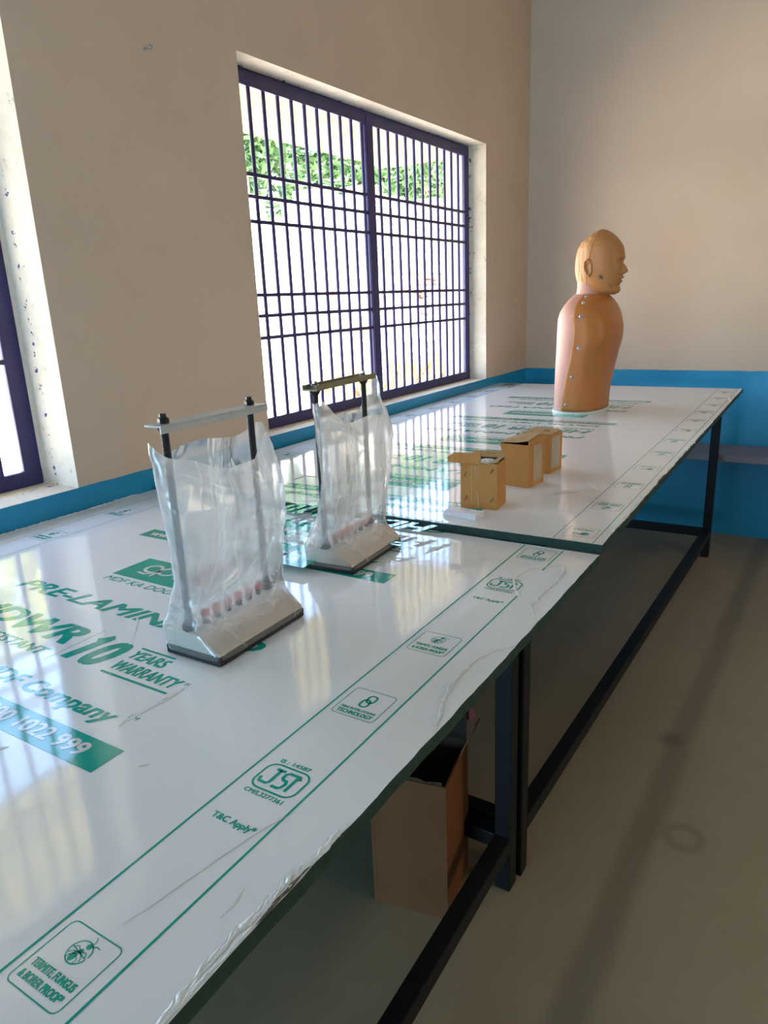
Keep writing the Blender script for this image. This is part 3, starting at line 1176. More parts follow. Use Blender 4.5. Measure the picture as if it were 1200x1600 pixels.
def far_inv(p):
    dx, dy = p[0] - FX, p[1] - FY
    c, s = math.cos(-FYAW), math.sin(-FYAW)
    return (dx * c - dy * s, dx * s + dy * c)


up_far = Matrix.Translation((0, 0, ZF))
board = obj('tabletop', board_mesh(0, 1.2196, 0, 2.44, TH, 3), [M['film'], M['mdf']], far_table, matrix=up_far)
bm = bmesh.new()


def flip(p):
    return (1.2196 - p[0], 2.44 - p[1], p[2])


for k in range(4):
    big_block(bm, 2.44 - 0.162 - 0.5895 * k - 0.0, flip)
kinds = ['fibre', 'durable', 'termite']
for k in range(12):
    yy = 0.06 + 0.2025 * k
    # marks of the border read the other way round too
    card(bm, 2.44 - yy, lambda p: flip((p[0] - 1.107 + 0.0275, p[1], p[2])), ('durable', 'termite', 'fibre')[k % 3])
    card(bm, 2.44 - yy, lambda p: flip((p[0], p[1], p[2])), ('termite', 'fibre', 'durable')[k % 3])
for xx in (1.1, 1.18, 0.0195, 0.0985):
    stroke(bm, [(xx, 0.002), (xx, 2.438)], 0.0017, Z1, 0, place=flip)
# packing sticker and green tape at the far left corner
fillpoly(bm, [(0.055, 2.33), (0.115, 2.33), (0.115, 2.42), (0.055, 2.42)], Z1, 2)
stroke(bm, [(0.133, 2.24), (0.133, 2.435)], 0.011, Z1, 3)
obj('printed_lettering', bm, [M['print'], M['printwhite'], M['grime'], M['lime']], far_table, matrix=up_far)
bm = bmesh.new()


def ident(p):
    return p


strip('torn_film', M['shred'], far_table, up_far, [(1.217, 0.03), (1.215, 0.3), (1.217, 0.55)], 0.006, 0.003, 21, ident)
strip('torn_film', M['shred'], far_table, up_far, [(1.216, 0.6), (1.2165, 1.1), (1.217, 1.5)], 0.008, 0.004, 22, ident)
strip('torn_film', M['shred'], far_table, up_far, [(1.216, 2.0), (1.2, 2.1), (1.217, 2.2)], 0.008, 0.003, 23, ident)
strip('torn_film', M['shred'], far_table, up_far, [(0.55, 0.004), (0.8, 0.004), (1.2, 0.005)], 0.006, 0.002, 24, ident)
strip('torn_film', M['shred'], far_table, up_far, [(0.47, 0.015), (0.53, 0.045), (0.55, 0.03)], 0.010, 0.003, 25, ident)
strip('torn_film', M['shred'], far_table, up_far, [(1.0, 0.30), (1.04, 0.36), (1.10, 0.40), (1.06, 0.46)], 0.012, 0.002, 26, ident)
bm = bmesh.new()
strip('grime_film', M['grime'], far_table, up_far, [(0.325, 0.18), (0.325, 0.24), (0.375, 0.24)], 0.004, 0.002, 31, ident)
strip('grime_film', M['grime'], far_table, up_far, [(0.40, 0.06), (0.42, 0.10)], 0.005, 0.002, 32, ident)
strip('grime_film', M['grime'], far_table, up_far, [(0.30, 0.33), (0.33, 0.36)], 0.005, 0.002, 33, ident)
strip('grime_film', M['grime'], far_table, up_far, [(1.02, 0.315), (1.07, 0.36)], 0.003, 0.001, 34, ident)
strip('grime_film', M['grime'], far_table, up_far, [(1.2165, 0.5), (1.2175, 0.62)], 0.006, 0.003, 35, ident)
strip('grime_film', M['grime'], far_table, up_far, [(1.2165, 0.9), (1.2175, 0.95)], 0.006, 0.003, 36, ident)
strip('grime_film', M['grime'], far_table, up_far, [(1.20, 2.10), (1.2165, 2.19)], 0.010, 0.003, 37, ident)
frame_parts(far_table, {'nr': (1.079, 0.022), 'fr': (1.121, 2.42), 'nl': (0.12, 0.03), 'fl': (0.12, 2.405)}, ZF - TH - 0.0005, 0.125, None, far_inv)

# near table
NX1 = 1.2445
near_table = thing('work_table', 'near long table with green print facing the camera, carrying the two bagged stands', 'table', (0, 0, 0), 0, 'long work tables by the windows')
up_near = Matrix.Translation((0, 0, ZN))
YN = 0.010
bm = board_mesh(0.002, NX1, -2.43, YN - 0.006, TH, 8)
obj('tabletop', bm, [M['film'], M['mdf']], near_table, matrix=up_near)
bm = bmesh.new()
for k in range(4):
    big_block(bm, -0.905 + 0.604 * (1 - k), ident)
# the block nearest the seam is cut off by the board's end
bmesh.ops.bisect_plane(bm, geom=list(bm.verts) + list(bm.edges) + list(bm.faces), plane_co=(0, 0.003, 0), plane_no=(0, 1, 0), clear_outer=True)
for k in range(13):
    yy = -0.046 - 0.2035 * k
    if k == 1:
        card(bm, -0.212, ident, 'isi')
        continue
    kd = ('fibre', 'isi', 'termite')[k % 3]
    yy = {2: -0.463, 3: -0.648, 4: -0.8135, 5: -1.067}.get(k, yy)
    card(bm, yy, ident, kd)
for k in range(10):
    card(bm, -0.19 - 0.2035 * k, lambda p: (p[0] - 1.107 + 0.079, p[1], p[2]), ('fibre', 'termite')[k % 2])
stroke(bm, [(1.0965, 0.0), (1.0985, -0.8), (1.1, -2.428)], 0.0026, Z1, 0)
stroke(bm, [(1.176, 0.0), (1.1755, -0.120)], 0.0026, Z1, 0)
stroke(bm, [(1.1785, -0.246), (1.181, -0.8), (1.1815, -2.428)], 0.0026, Z1, 0)
for xx in (0.069, 0.151):
    stroke(bm, [(xx, 0.0), (xx, -2.428)], 0.0015, Z1, 0)
obj('printed_lettering', bm, [M['print'], M['printwhite'], M['printdark']], near_table, matrix=up_near)

bm = bmesh.new()
E = NX1 - 0.002
strip('torn_film', M['shred'], near_table, up_near, [(E, -0.662), (1.231, -0.625), (1.220, -0.596), (1.211, -0.555), (1.209, -0.520), (1.212, -0.476), (1.221, -0.446), (E, -0.418)], 0.006, 0.003, 1, ident)
strip('torn_film', M['shred'], near_table, up_near, [(1.206, -0.078), (1.175, -0.10), (1.158, -0.119), (1.147, -0.15), (1.147, -0.185), (1.163, -0.221), (1.19, -0.262), (1.215, -0.280), (1.222, -0.292), (E, -0.335)], 0.0045, 0.0022, 2, ident)
strip('torn_film', M['shred'], near_table, up_near, [(1.206, -0.080), (1.212, -0.11), (1.217, -0.169), (1.213, -0.23), (1.216, -0.282)], 0.006, 0.003, 3, ident)
strip('torn_film', M['shred'], near_table, up_near, [(1.238, -1.15), (1.236, -1.07), (1.236, -1.03), (1.231, -1.0), (1.234, -0.96), (1.236, -0.90), (1.240, -0.83)], 0.011, 0.0022, 4, ident)
strip('torn_film', M['shred'], near_table, up_near, [(1.241, -1.10), (1.240, -1.0), (1.241, -0.9)], 0.004, 0.002, 5, ident)
strip('torn_film', M['shred'], near_table, up_near, [(1.2115, -0.975), (1.2118, -0.960), (1.2075, -0.944)], 0.0022, 0.0012, 6, ident, step=0.002)
strip('torn_film', M['printwhite'], near_table, up_near, [(1.146, -1.02), (1.151, -0.999), (1.163, -0.93), (1.172, -0.884), (1.185, -0.845)], 0.0011, 0.0001, 7, ident, step=0.006)  # crease in the film, its white highlight painted as a thin strip
strip('torn_film', M['shred'], near_table, up_near, [(0.905, -0.728), (0.903, -0.76), (0.900, -0.80), (0.900, -0.83)], 0.008, 0.0012, 9, ident)
strip('torn_film', M['shred'], near_table, up_near, [(0.937, -0.135), (0.946, -0.10), (0.962, -0.05)], 0.018, 0.0015, 10, ident)
strip('torn_film', M['shred'], near_table, up_near, [(0.986, -0.872), (0.994, -0.862)], 0.007, 0.002, 11, ident, step=0.002)
strip('torn_film', M['shred'], near_table, up_near, [(0.81, -0.935), (0.82, -0.92)], 0.006, 0.002, 12, ident, step=0.002)
strip('torn_film', M['shred'], near_table, up_near, [(1.10, -0.001), (1.15, -0.001), (1.19, -0.004)], 0.007, 0.003, 13, ident)
strip('torn_film', M['shred'], near_table, up_near, [(0.004, -0.50), (0.006, -0.3), (0.008, -0.2), (0.004, -0.05)], 0.008, 0.006, 14, ident)
strip('torn_film', M['shred'], near_table, up_near, [(0.66, -0.60), (0.72, -0.66)], 0.006, 0.0012, 15, ident)
bm = bmesh.new()
strip('grime_film', M['grime'], near_table, up_near, [(1.2415, -0.97), (1.2405, -0.93), (1.2415, -0.89)], 0.005, 0.003, 41, ident)
strip('grime_film', M['grime'], near_table, up_near, [(0.943, -0.115), (0.955, -0.08)], 0.010, 0.0016, 42, ident)
strip('grime_film', M['grime'], near_table, up_near, [(0.905, -0.745), (0.902, -0.775)], 0.003, 0.0014, 43, ident)
strip('grime_film', M['grime'], near_table, up_near, [(0.53, -0.10), (0.56, -0.095)], 0.006, 0.002, 44, ident)
strip('grime_film', M['grime'], near_table, up_near, [(0.60, -0.12), (0.62, -0.11)], 0.006, 0.002, 45, ident)
frame_parts(near_table, {'nr': (1.105, -2.38), 'fr': (1.074, -0.034), 'nl': (0.12, -2.38), 'fl': (0.12, -0.03)}, ZN - TH - 0.0005, 0.125, None, lambda p: p)


# ------------------------------------------------------------------ bagged laboratory stands
def make_stand(label, loc, rz, bar_mat):
    root = thing('laboratory_stand', label, 'laboratory stand', loc, rz, 'bagged laboratory stands')
    a, b = 0.096, 0.0525
    bm = bmesh.new()
    box(bm, -b, b, -a, a, 0.0005, 0.0135, 0, 0.0015)
    obj('base_edge', bm, M['rubber'], root)
    bm = bmesh.new()
    prof = [(-b + 0.001, 0.0137), (b - 0.001, 0.0137), (b - 0.001, 0.018), (0.012, 0.0405), (-b + 0.001, 0.0405)]
    loft(bm, [[(x, -a + 0.001, z) for x, z in prof], [(x, a - 0.001, z) for x, z in prof]], 0, True, True, True)
    bmesh.ops.recalc_face_normals(bm, faces=bm.faces)
    bmesh.ops.bevel(bm, geom=list(bm.edges), offset=0.0022, segments=3, profile=0.5, affect='EDGES')
    obj('base', bm, M['base'], root, smooth_angle=40)
    for s in (-1, 1):
        y = 0.0845 * s
        bm = bmesh.new()
        cyl(bm, (-0.012, y, 0.041), (-0.012, y, 0.346), 0.0052, None, 14)
        rod = obj('post', bm, M['rod'], root, smooth_angle=40)
        bm = bmesh.new()
        cyl(bm, (-0.012, y, 0.0407), (-0.012, y, 0.050), 0.010, None, 6)
        cyl(bm, (-0.012, y, 0.050), (-0.012, y, 0.058), 0.0075, 0.006, 12)
        obj('foot_nut', bm, M['blk'], rod)
        bm = bmesh.new()
        cyl(bm, (-0.012, y, 0.326), (-0.012, y, 0.3345), 0.006, 0.0115, 12)
        obj('collar', bm, M['blk'], rod)
        bm = bmesh.new()
        cyl(bm, (-0.012, y, 0.3378), (-0.012, y, 0.344), 0.0075, None, 6)
        cyl(bm, (-0.012, y, 0.344), (-0.012, y, 0.350), 0.0045, None, 10)
        obj('top_nut', bm, M['bolt'] if bar_mat is M['brass'] else M['blk'], rod)
    # channel across the top
    bm = bmesh.new()
    x0, x1, y0, y1 = -0.0245, 0.0055, -0.106, 0.106
    box(bm, x0, x1, y0, y1, 0.3350, 0.3375, 0, 0.0004)
    if bar_mat is M['brass']:
        box(bm, x1 - 0.002, x1, y0, y1, 0.3376, 0.3450, 0, 0.0004)
        box(bm, x0, x0 + 0.002, y0, y1, 0.3376, 0.3450, 0, 0.0004)
        for k in range(6):
            yy = -0.06 + 0.024 * k
            cyl(bm, (-0.0095, yy, 0.3376), (-0.0095, yy, 0.3405), 0.0075, 0.0055, 12)
    else:
        box(bm, x1 - 0.002, x1, y0, y1, 0.3270, 0.3349, 0, 0.0004)
    obj('top_channel', bm, bar_mat, root)
    for k in range(6):
        y = -0.056 + 0.0235 * k
        bm = bmesh.new()
        cyl(bm, (-0.008, y, 0.0407), (-0.008, y, 0.050), 0.0052, None, 12)
        t = obj('terminal', bm, M['blk'], root, smooth_angle=40)
        bm = bmesh.new()
        cyl(bm, (-0.008, y, 0.0502), (-0.008, y, 0.0585), 0.0060, 0.0066, 12)
        cyl(bm, (-0.008, y, 0.0585), (-0.008, y, 0.0605), 0.0066, 0.0050, 12)
        obj('terminal_cap', bm, M['red'], t, smooth_angle=40)
    return root


make_stand('near lab stand with pale aluminium top bar under a clear plastic bag', (0.855, -0.570, ZN + 0.0004), R(1.0), M['alu'])
make_stand('farther lab stand with olive top bar under a clear bag, close to the table seam', (0.820, -0.200, ZN + 0.0004), R(3.5), M['brass'])


def make_bag(label, loc, rz, frames, rim, mat, seed, amp, folds):
    root_n = 'plastic_bag'
    bm = bmesh.new()
    nu, nv = 220, 110
    rows = []
    ztop = frames[-1][0]
    for j in range(nv + 1):
        s = j / nv
        row = []
        for i in range(nu):
            t = 2 * math.pi * i / nu
            c, sn = math.cos(t), math.sin(t)
            zr = rim(t)
            if s < 0.25:
                z = 0.009 + s * (0.31 - 0.036)
            else:
                z0 = 0.25 * 0.31
                z = z0 + (s - 0.25) / 0.75 * (zr - z0)
            cx, b, cy, a, ex = lerp_table(frames, min(z, ztop))
            x = cx + b * math.copysign(abs(c) ** (2 / ex), c)
            y = cy + a * math.copysign(abs(sn) ** (2 / ex), sn)
            p = Vector((x, y, z))
            # folds: mostly up and down with slanting creases
            ramp_in = min(1, max(0, (z - 0.012) / 0.05))
            q = (x * 1.0, y * 1.0, z * 0.35 + y * 0.25)
            f1 = abs(fbm(q, 8, seed, 2)) * 2 - 0.45
            q2 = (x + z * 0.4, y - z * 0.5, z * 0.8)
            f2 = 0.5 - abs(fbm(q2, 13, seed + 7, 2)) * 1.6
            f3 = fbm((x, y, z), 45, seed + 3, 1)
            fold = 0.0
            if c > -0.15:
                for (ya, za, yb, zb, am, wd) in folds:
                    ab = Vector((yb - ya, zb - za))
                    w_ = Vector((y - ya, z - za))
                    tt = max(0, min(1, w_.dot(ab) / ab.dot(ab)))
                    dist = (w_ - ab * tt).length
                    fold += am * math.exp(-(dist / wd) ** 1.3) * (0.4 + 0.6 * math.sin(math.pi * min(1, tt + 0.15)))
            crisp = 0.0011 * ramp_in * max(0, abs(sn) - 0.75) * 4 * fbm((x, y, z), 95, seed + 9, 2)
            d = fold * ramp_in + crisp + amp * ramp_in * (0.9 * f1 + 0.55 * f2 + 0.07 * f3)
            nx, ny = c * b, sn * a
            nrm = Vector((c / max(b, 0.01), sn / max(a, 0.01), 0)).normalized()
            p += nrm * d
            # little crumple of the skirt
            if z < 0.05:
                p += nrm * 0.0014 * abs(fbm((x, y, z), 70, seed + 5, 2))
            p.z += 0.006 * ramp_in * fbm((x, y, z), 14, seed + 11, 1) * (1 if s > 0.5 else 0.3)
            row.append(p)
        rows.append(row)
    loft(bm, rows, 0, True)
    bmesh.ops.recalc_face_normals(bm, faces=bm.faces)
    o = obj(root_n, bm, mat, smooth=True)
    o.location = loc
    o.rotation_euler = (0, 0, rz)
    tag(o, label, 'plastic bag', 'clear bags over the stands')
    return o


def rim1(t):
    s = math.sin(t)
    return 0.296 + 0.010 * max(0, s) ** 6 + 0.018 * max(0, -s) ** 4 - 0.024 * max(0, math.cos(t)) * (1 - s * s) - 0.006 * math.sin(5 * t + 1)


def rim2(t):
    s = math.sin(t)
    return 0.300 + 0.048 * max(0, s) ** 5 + 0.016 * max(0, -s) ** 3 - 0.030 * (1 - s * s) + 0.006 * math.sin(6 * t + 2)


#          z      cx      b      cy     a      exp
fr1 = [(0.000, 0.000, 0.0560, 0.000, 0.1000, 9), (0.016, 0.000, 0.0555, 0.000, 0.0995, 9),
       (0.043, -0.016, 0.0440, 0.000, 0.0995, 7), (0.066, -0.010, 0.0400, 0.000, 0.0980, 5), (0.11, -0.002, 0.0380, 0.000, 0.1030, 3),
       (0.17, 0.004, 0.0400, 0.003, 0.1110, 2.5), (0.22, 0.006, 0.0390, 0.004, 0.1160, 2.5),
       (0.27, 0.000, 0.0300, -0.002, 0.1130, 2.4), (0.30, -0.004, 0.0240, -0.004, 0.1120, 2.3), (0.33, -0.006, 0.0200, -0.004, 0.112, 2.3)]
fr2 = [(0.000, 0.000, 0.0560, 0.000, 0.1000, 9), (0.016, 0.000, 0.0555, 0.000, 0.0995, 9),
       (0.043, -0.016, 0.0440, 0.000, 0.0995, 7), (0.066, -0.010, 0.0400, 0.000, 0.0980, 5), (0.11, 0.000, 0.0380, 0.004, 0.0990, 3),
       (0.17, 0.006, 0.0420, 0.012, 0.1060, 2.5), (0.22, 0.008, 0.0430, 0.018, 0.1140, 2.5),
       (0.27, 0.002, 0.0350, 0.016, 0.1130, 2.4), (0.30, -0.004, 0.0270, 0.014, 0.1100, 2.3), (0.35, -0.006, 0.0180, 0.014, 0.108, 2.2)]
make_bag('crumpled clear plastic bag pulled over the near lab stand with the aluminium bar', (0.855, -0.570, ZN + 0.0006), R(1.0), fr1, rim1, M['bag'], 2.0, 0.0050,
         [(-0.10, 0.085, 0.07, 0.150, 0.0065, 0.006), (-0.09, 0.275, 0.06, 0.190, 0.0055, 0.008), (0.03, 0.280, 0.075, 0.10, 0.006, 0.007),
          (-0.02, 0.06, 0.04, 0.145, 0.005, 0.006), (0.06, 0.06, 0.085, 0.22, 0.005, 0.006), (-0.06, 0.16, -0.01, 0.26, 0.004, 0.006)])
make_bag('clear plastic bag with tall folded corner over the farther lab stand by the seam', (0.820, -0.200, ZN + 0.0006), R(3.5), fr2, rim2, M['bagwarm'], 9.0, 0.0050,
         [(-0.09, 0.29, 0.0, 0.235, 0.006, 0.007), (0.0, 0.235, 0.10, 0.325, 0.007, 0.008), (-0.06, 0.27, 0.03, 0.10, 0.005, 0.006),
          (0.04, 0.05, 0.02, 0.21, 0.006, 0.007), (0.075, 0.06, 0.06, 0.28, 0.005, 0.008)])


# ------------------------------------------------------------------ small cartons on the far table
def carton_body(root, w, d, h, mats, th=0.003, bottom=True):
    """open-topped box: outer sides, inner sides, rim"""
    bm = bmesh.new()
    x0, x1, y0, y1 = -w / 2, w / 2, -d / 2, d / 2
    for (a, b, c, e) in ((x0, x1, y0, y0 + th), (x0, x1, y1 - th, y1), (x0, x0 + th, y0 + th, y1 - th), (x1 - th, x1, y0 + th, y1 - th)):
        fs = box(bm, a, b, c, e, 0, h, 0)
    box(bm, x0 + th, x1 - th, y0 + th, y1 - th, 0, th, 1)
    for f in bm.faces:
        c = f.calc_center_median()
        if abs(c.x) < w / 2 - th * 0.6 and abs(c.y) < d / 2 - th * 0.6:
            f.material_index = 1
        if f.normal.z > 0.9 and c.z > h - 1e-4:
            f.material_index = 2
    bm.normal_update()
    return obj('carton_body', bm, mats, root)


def tape_strip(root, pts, mat, name='tape_strip'):
    bm = bmesh.new()
    panel(bm, pts, 0.0004)
    return obj(name, bm, mat, root)


cm = [M['card'], M['cardin'], M['edge']]
# nearest: open, flap standing out to the left, staples and thread lines on the front
c1 = thing('cardboard_box', 'nearest small brown box with open flap and wrapper inside', 'box', (0.925, 0.178, ZF + 0.0004), R(7), 'small cartons on the far table')
w, d, h = 0.085, 0.074, 0.1055
carton_body(c1, w, d, h, cm)
bm = bmesh.new()
n = 12
top, bot = [], []
for i in range(n + 1):
    t = i / n
    x = -w / 2 - 0.030 + 0.078 * t
    zt = h + 0.0235 + 0.0015 * math.sin(t * 9) - 0.010 * max(0, 0.35 - t) / 0.35
    top.append((x, -d / 2 - 0.002 + 0.004 * math.sin(t * 3), zt))
    bot.append((x + 0.001, -d / 2 - 0.0045 - 0.002 * math.sin(t * 2.5), h + 0.0005))
rows = [bot, top, [(p[0], p[1] + 0.003, p[2]) for p in top], [(p[0], p[1] + 0.003, p[2]) for p in bot]]
loft(bm, rows + [rows[0]], 0, False)
bmesh.ops.recalc_face_normals(bm, faces=bm.faces)
obj('flap', bm, M['card'], c1)
bm = bmesh.new()
panel(bm, [(w / 2 - 0.012, -d / 2 + 0.002, h + 0.001), (w / 2, -d / 2 + 0.004, h + 0.004), (w / 2, d / 2 - 0.004, h + 0.007), (w / 2 - 0.016, d / 2 - 0.002, h + 0.001)], 0.002)
obj('flap', bm, M['cardtop'], c1)
bm = bmesh.new()
panel(bm, [(-w / 2 + 0.004, d / 2 - 0.004, h), (w / 2 - 0.008, d / 2 - 0.004, h), (w / 2 - 0.010, d / 2 + 0.010, h + 0.012), (-w / 2 + 0.004, d / 2 + 0.010, h + 0.011)], 0.002)
obj('flap', bm, M['cardtop'], c1)
for (x, z, a) in ((-0.031, 0.080, 70), (-0.030, 0.024, 65), (0.030, 0.090, 55), (0.031, 0.024, 55)):
    ca, sa = math.cos(R(a)) * 0.006, math.sin(R(a)) * 0.006
    bm = bmesh.new()
    bar(bm, (x - ca, -d / 2 - 0.0008, z - sa), (x + ca, -d / 2 - 0.0008, z + sa), 0.0016, 0.0022, 0, (0, 1, 0))
    obj('staple_slot', bm, M['edge'], c1)
for x0, x1, za, zb in ((-0.016, -0.0165, 0.102, 0.004), (-0.008, -0.004, 0.101, 0.068), (-0.002, 0.0005, 0.036, 0.002), (0.0, -0.001, 0.103, 0.08)):
    bm = bmesh.new()
    bar(bm, (x0, -d / 2 - 0.0003, za), (x1, -d / 2 - 0.0003, zb), 0.0006, 0.0006, 0, (0, 1, 0))
    obj('tape_edge', bm, M['printwhite'], c1)

# middle: lid flap half lifted
c2 = thing('cardboard_box', 'middle small brown box with half-lifted torn lid', 'box', (0.932, 0.402, ZF + 0.0004), R(-8), 'small cartons on the far table')
w2, d2, h2 = 0.078, 0.080, 0.1075
carton_body(c2, w2, d2, h2, cm)
bm = bmesh.new()
panel(bm, [(-w2 / 2 - 0.004, -d2 / 2 + 0.001, h2 + 0.002), (0.008, -d2 / 2 + 0.004, h2 + 0.005), (w2 / 2 - 0.004, -d2 / 2 + 0.006, h2 + 0.010), (w2 / 2 - 0.006, d2 / 2 - 0.004, h2 + 0.022), (-w2 / 2 + 0.004, d2 / 2, h2 + 0.010)], 0.0028)
obj('lid', bm, M['cardtop'], c2)
bm = bmesh.new()
panel(bm, [(w2 / 2 - 0.004, -d2 / 2 + 0.004, h2), (w2 / 2, d2 / 2 - 0.002, h2), (w2 / 2 - 0.002, d2 / 2 - 0.004, h2 + 0.019), (w2 / 2 - 0.005, -d2 / 2 + 0.008, h2 + 0.009)], 0.0025)
obj('flap', bm, M['card'], c2)
bm = bmesh.new()
panel(bm, [(-w2 / 2 - 0.003, -d2 / 2 + 0.002, h2 - 0.012), (-w2 / 2 - 0.0005, d2 / 2, h2 - 0.002), (-w2 / 2 - 0.0005, d2 / 2, h2 + 0.004), (-w2 / 2 - 0.004, -d2 / 2 + 0.002, h2 + 0.003)], 0.0022)
obj('flap', bm, M['card'], c2)
tape_strip(c2, [(w2 / 2 + 0.0003, -0.016, 0.010), (w2 / 2 + 0.0003, 0.026, 0.010), (w2 / 2 + 0.0003, 0.026, 0.104), (w2 / 2 + 0.0003, -0.016, 0.104)], M['tape'])

# farthest: closed
c3 = thing('cardboard_box', 'farthest small brown box with closed lid', 'box', (0.925, 0.562, ZF + 0.0004), R(-5), 'small cartons on the far table')
w3, d3, h3 = 0.080, 0.082, 0.104
carton_body(c3, w3, d3, h3, cm)
bm = bmesh.new()
panel(bm, [(-w3 / 2 - 0.002, -d3 / 2 - 0.001, h3 + 0.001), (w3 / 2 + 0.0015, -d3 / 2 + 0.001, h3 + 0.0005), (w3 / 2 + 0.001, d3 / 2 - 0.012, h3 + 0.001), (w3 / 2 - 0.012, d3 / 2 + 0.001, h3 + 0.002), (-w3 / 2 + 0.002, d3 / 2 + 0.001, h3 + 0.003)], 0.003)
obj('lid', bm, M['cardtop'], c3)
bm = bmesh.new()
panel(bm, [(0.006, -0.006, h3 + 0.0055), (0.022, -0.005, h3 + 0.0055), (0.021, 0.003, h3 + 0.0055), (0.008, 0.004, h3 + 0.0055)], 0.0004)
obj('torn_patch', bm, M['edge'], c3)
tape_strip(c3, [(w3 / 2 + 0.0003, -0.028, 0.012), (w3 / 2 + 0.0003, 0.026, 0.010), (w3 / 2 + 0.0003, 0.026, 0.096), (w3 / 2 + 0.0003, -0.028, 0.096)], M['label'], 'side_label')

# crumpled wrapper in the open box
bm = bmesh.new()
bmesh.ops.create_icosphere(bm, subdivisions=4, radius=0.03)
for v in bm.verts:
    k = 1 + 0.55 * (0.5 - abs(fbm(v.co, 45, 4.0, 3)))
    v.co = Vector((v.co.x * 0.85 * k, v.co.y * 0.85 * k, v.co.z * 0.5 * k))
o = obj('crumpled_wrapper', bm, M['shred'])
o.location = (0.936, 0.176, ZF + 0.092)
tag(o, 'crumpled pale wrapper poking out of the nearest small box', 'wrapper')

# folded white papers
pp = thing('paper_bundle', 'small bundle of folded white papers in front of the nearest box', 'paper', (0.921, 0.078, ZF + 0.0003), R(-7))
for k in range(4):
    bm = bmesh.new()
    hw, hd, z0 = 0.0425 - 0.0008 * k, 0.0175 - 0.0006 * (k % 2), 0.0003 + 0.0031 * k
    low, up = [], []
    for i in range(13):
        t = i / 12 * 2 - 1
        dz = 0.0006 * math.sin(t * 4 + k * 1.3)
        low.append((t * hw + 0.0008 * k, dz))
    rows = []
    for y, zt in ((-hd, 0.0), (hd, 0.0), (hd, 0.0027), (0.0, 0.0029), (-hd, 0.0027)):
        rows.append([(x, y + 0.0005 * k, z0 + zt + max(0, dz)) for x, dz in low])
    vr = loft(bm, rows + [rows[0]], 0, False)
    bmesh.ops.remove_doubles(bm, verts=bm.verts, dist=1e-6)
    bmesh.ops.holes_fill(bm, edges=bm.edges, sides=8)
    bmesh.ops.recalc_face_normals(bm, faces=bm.faces)
    obj('folded_sheet', bm, M['paper'], pp)
bm = bmesh.new()
for k, (x0, x1, y) in enumerate(((-0.012, 0.014, 0.006), (-0.008, 0.020, 0.002))):
    for i in range(6):
        x = x0 + (x1 - x0) * i / 6
        box(bm, x, x + 0.0026, y, y + 0.0012, 0.0134, 0.0136)
obj('printed_lines', bm, M['ink'], pp)

# ------------------------------------------------------------------ big carton under the near table
bc = thing('carton', 'tall open brown carton on the floor under the near table', 'carton', (0.905, -0.118, 0.0), R(11))
W, D, HH = 0.172, 0.178, 0.338
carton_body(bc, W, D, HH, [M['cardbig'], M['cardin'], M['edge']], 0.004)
bm = bmesh.new()
n = 14
rows = []
for j in range(5):
    row = []
    for i in range(n + 1):
        t = i / n
        x = -W / 2 + 0.01 + (W - 0.012) * t
        hh = 0.135 + 0.018 * math.sin(t * 7) + (0.02 if i % 3 == 0 else 0)
        row.append((x, D / 2 - 0.004 + 0.012 * j / 4 * (j / 4), HH - 0.002 + hh * j / 4))
    rows.append(row)
loft(bm, rows, 0, False)
bmesh.ops.solidify(bm, geom=list(bm.faces), thickness=0.003)
obj('flap', bm, M['cardin'], bc)
bm = bmesh.new()
panel(bm, [(W / 2 - 0.003, D / 2 - 0.075, HH - 0.001), (W / 2 - 0.003, D / 2 - 0.012, HH - 0.001), (W / 2 + 0.028, D / 2 - 0.002, HH + 0.064), (W / 2 + 0.024, D / 2 - 0.030, HH + 0.062)], 0.003)
obj('flap', bm, M['cardbig'], bc)
bm = bmesh.new()
panel(bm, [(W / 2 - 0.010, D / 2 + 0.010, HH + 0.046), (W / 2 + 0.006, D / 2 + 0.012, HH + 0.046), (W / 2 + 0.017, D / 2 + 0.012, HH + 0.060), (W / 2 + 0.006, D / 2 + 0.012, HH + 0.082), (W / 2 - 0.010, D / 2 + 0.010, HH + 0.090)], 0.003)
obj('red_flap_corner', bm, M['cardred'], bc)
bm = bmesh.new()
rows = []
for i in range(n + 1):
    t = i / n
    rows.append([(-W / 2 + 0.01 + (W - 0.02) * t, -D / 2 + 0.0025, HH - 0.001), (-W / 2 + 0.01 + (W - 0.02) * t, -D / 2 + 0.004 + 0.002 * math.sin(i), HH + 0.004 + 0.003 * abs(math.sin(i * 2.3)))])
loft(bm, rows, 0, False)
bmesh.ops.solidify(bm, geom=list(bm.faces), thickness=0.002)
obj('torn_rim', bm, M['edge'], bc)
bm = bmesh.new()
bar(bm, (-W / 2 + 0.006, -D / 2 - 0.0006, 0.30), (-W / 2 + 0.008, -D / 2 - 0.0006, 0.03), 0.0012, 0.001, 0, (0, 1, 0))
obj('seam_slit', bm, M['edge'], bc)

# ------------------------------------------------------------------ first-aid training torso
YC = 1.637
man = thing('training_torso', 'tan half-body training mannequin facing right on the far table', 'mannequin', (0.70, YC, ZF))
MX, MY, MZ = man.location


def loc_(p):
    return (p[0] - MX, p[1] - MY, p[2] - MZ)


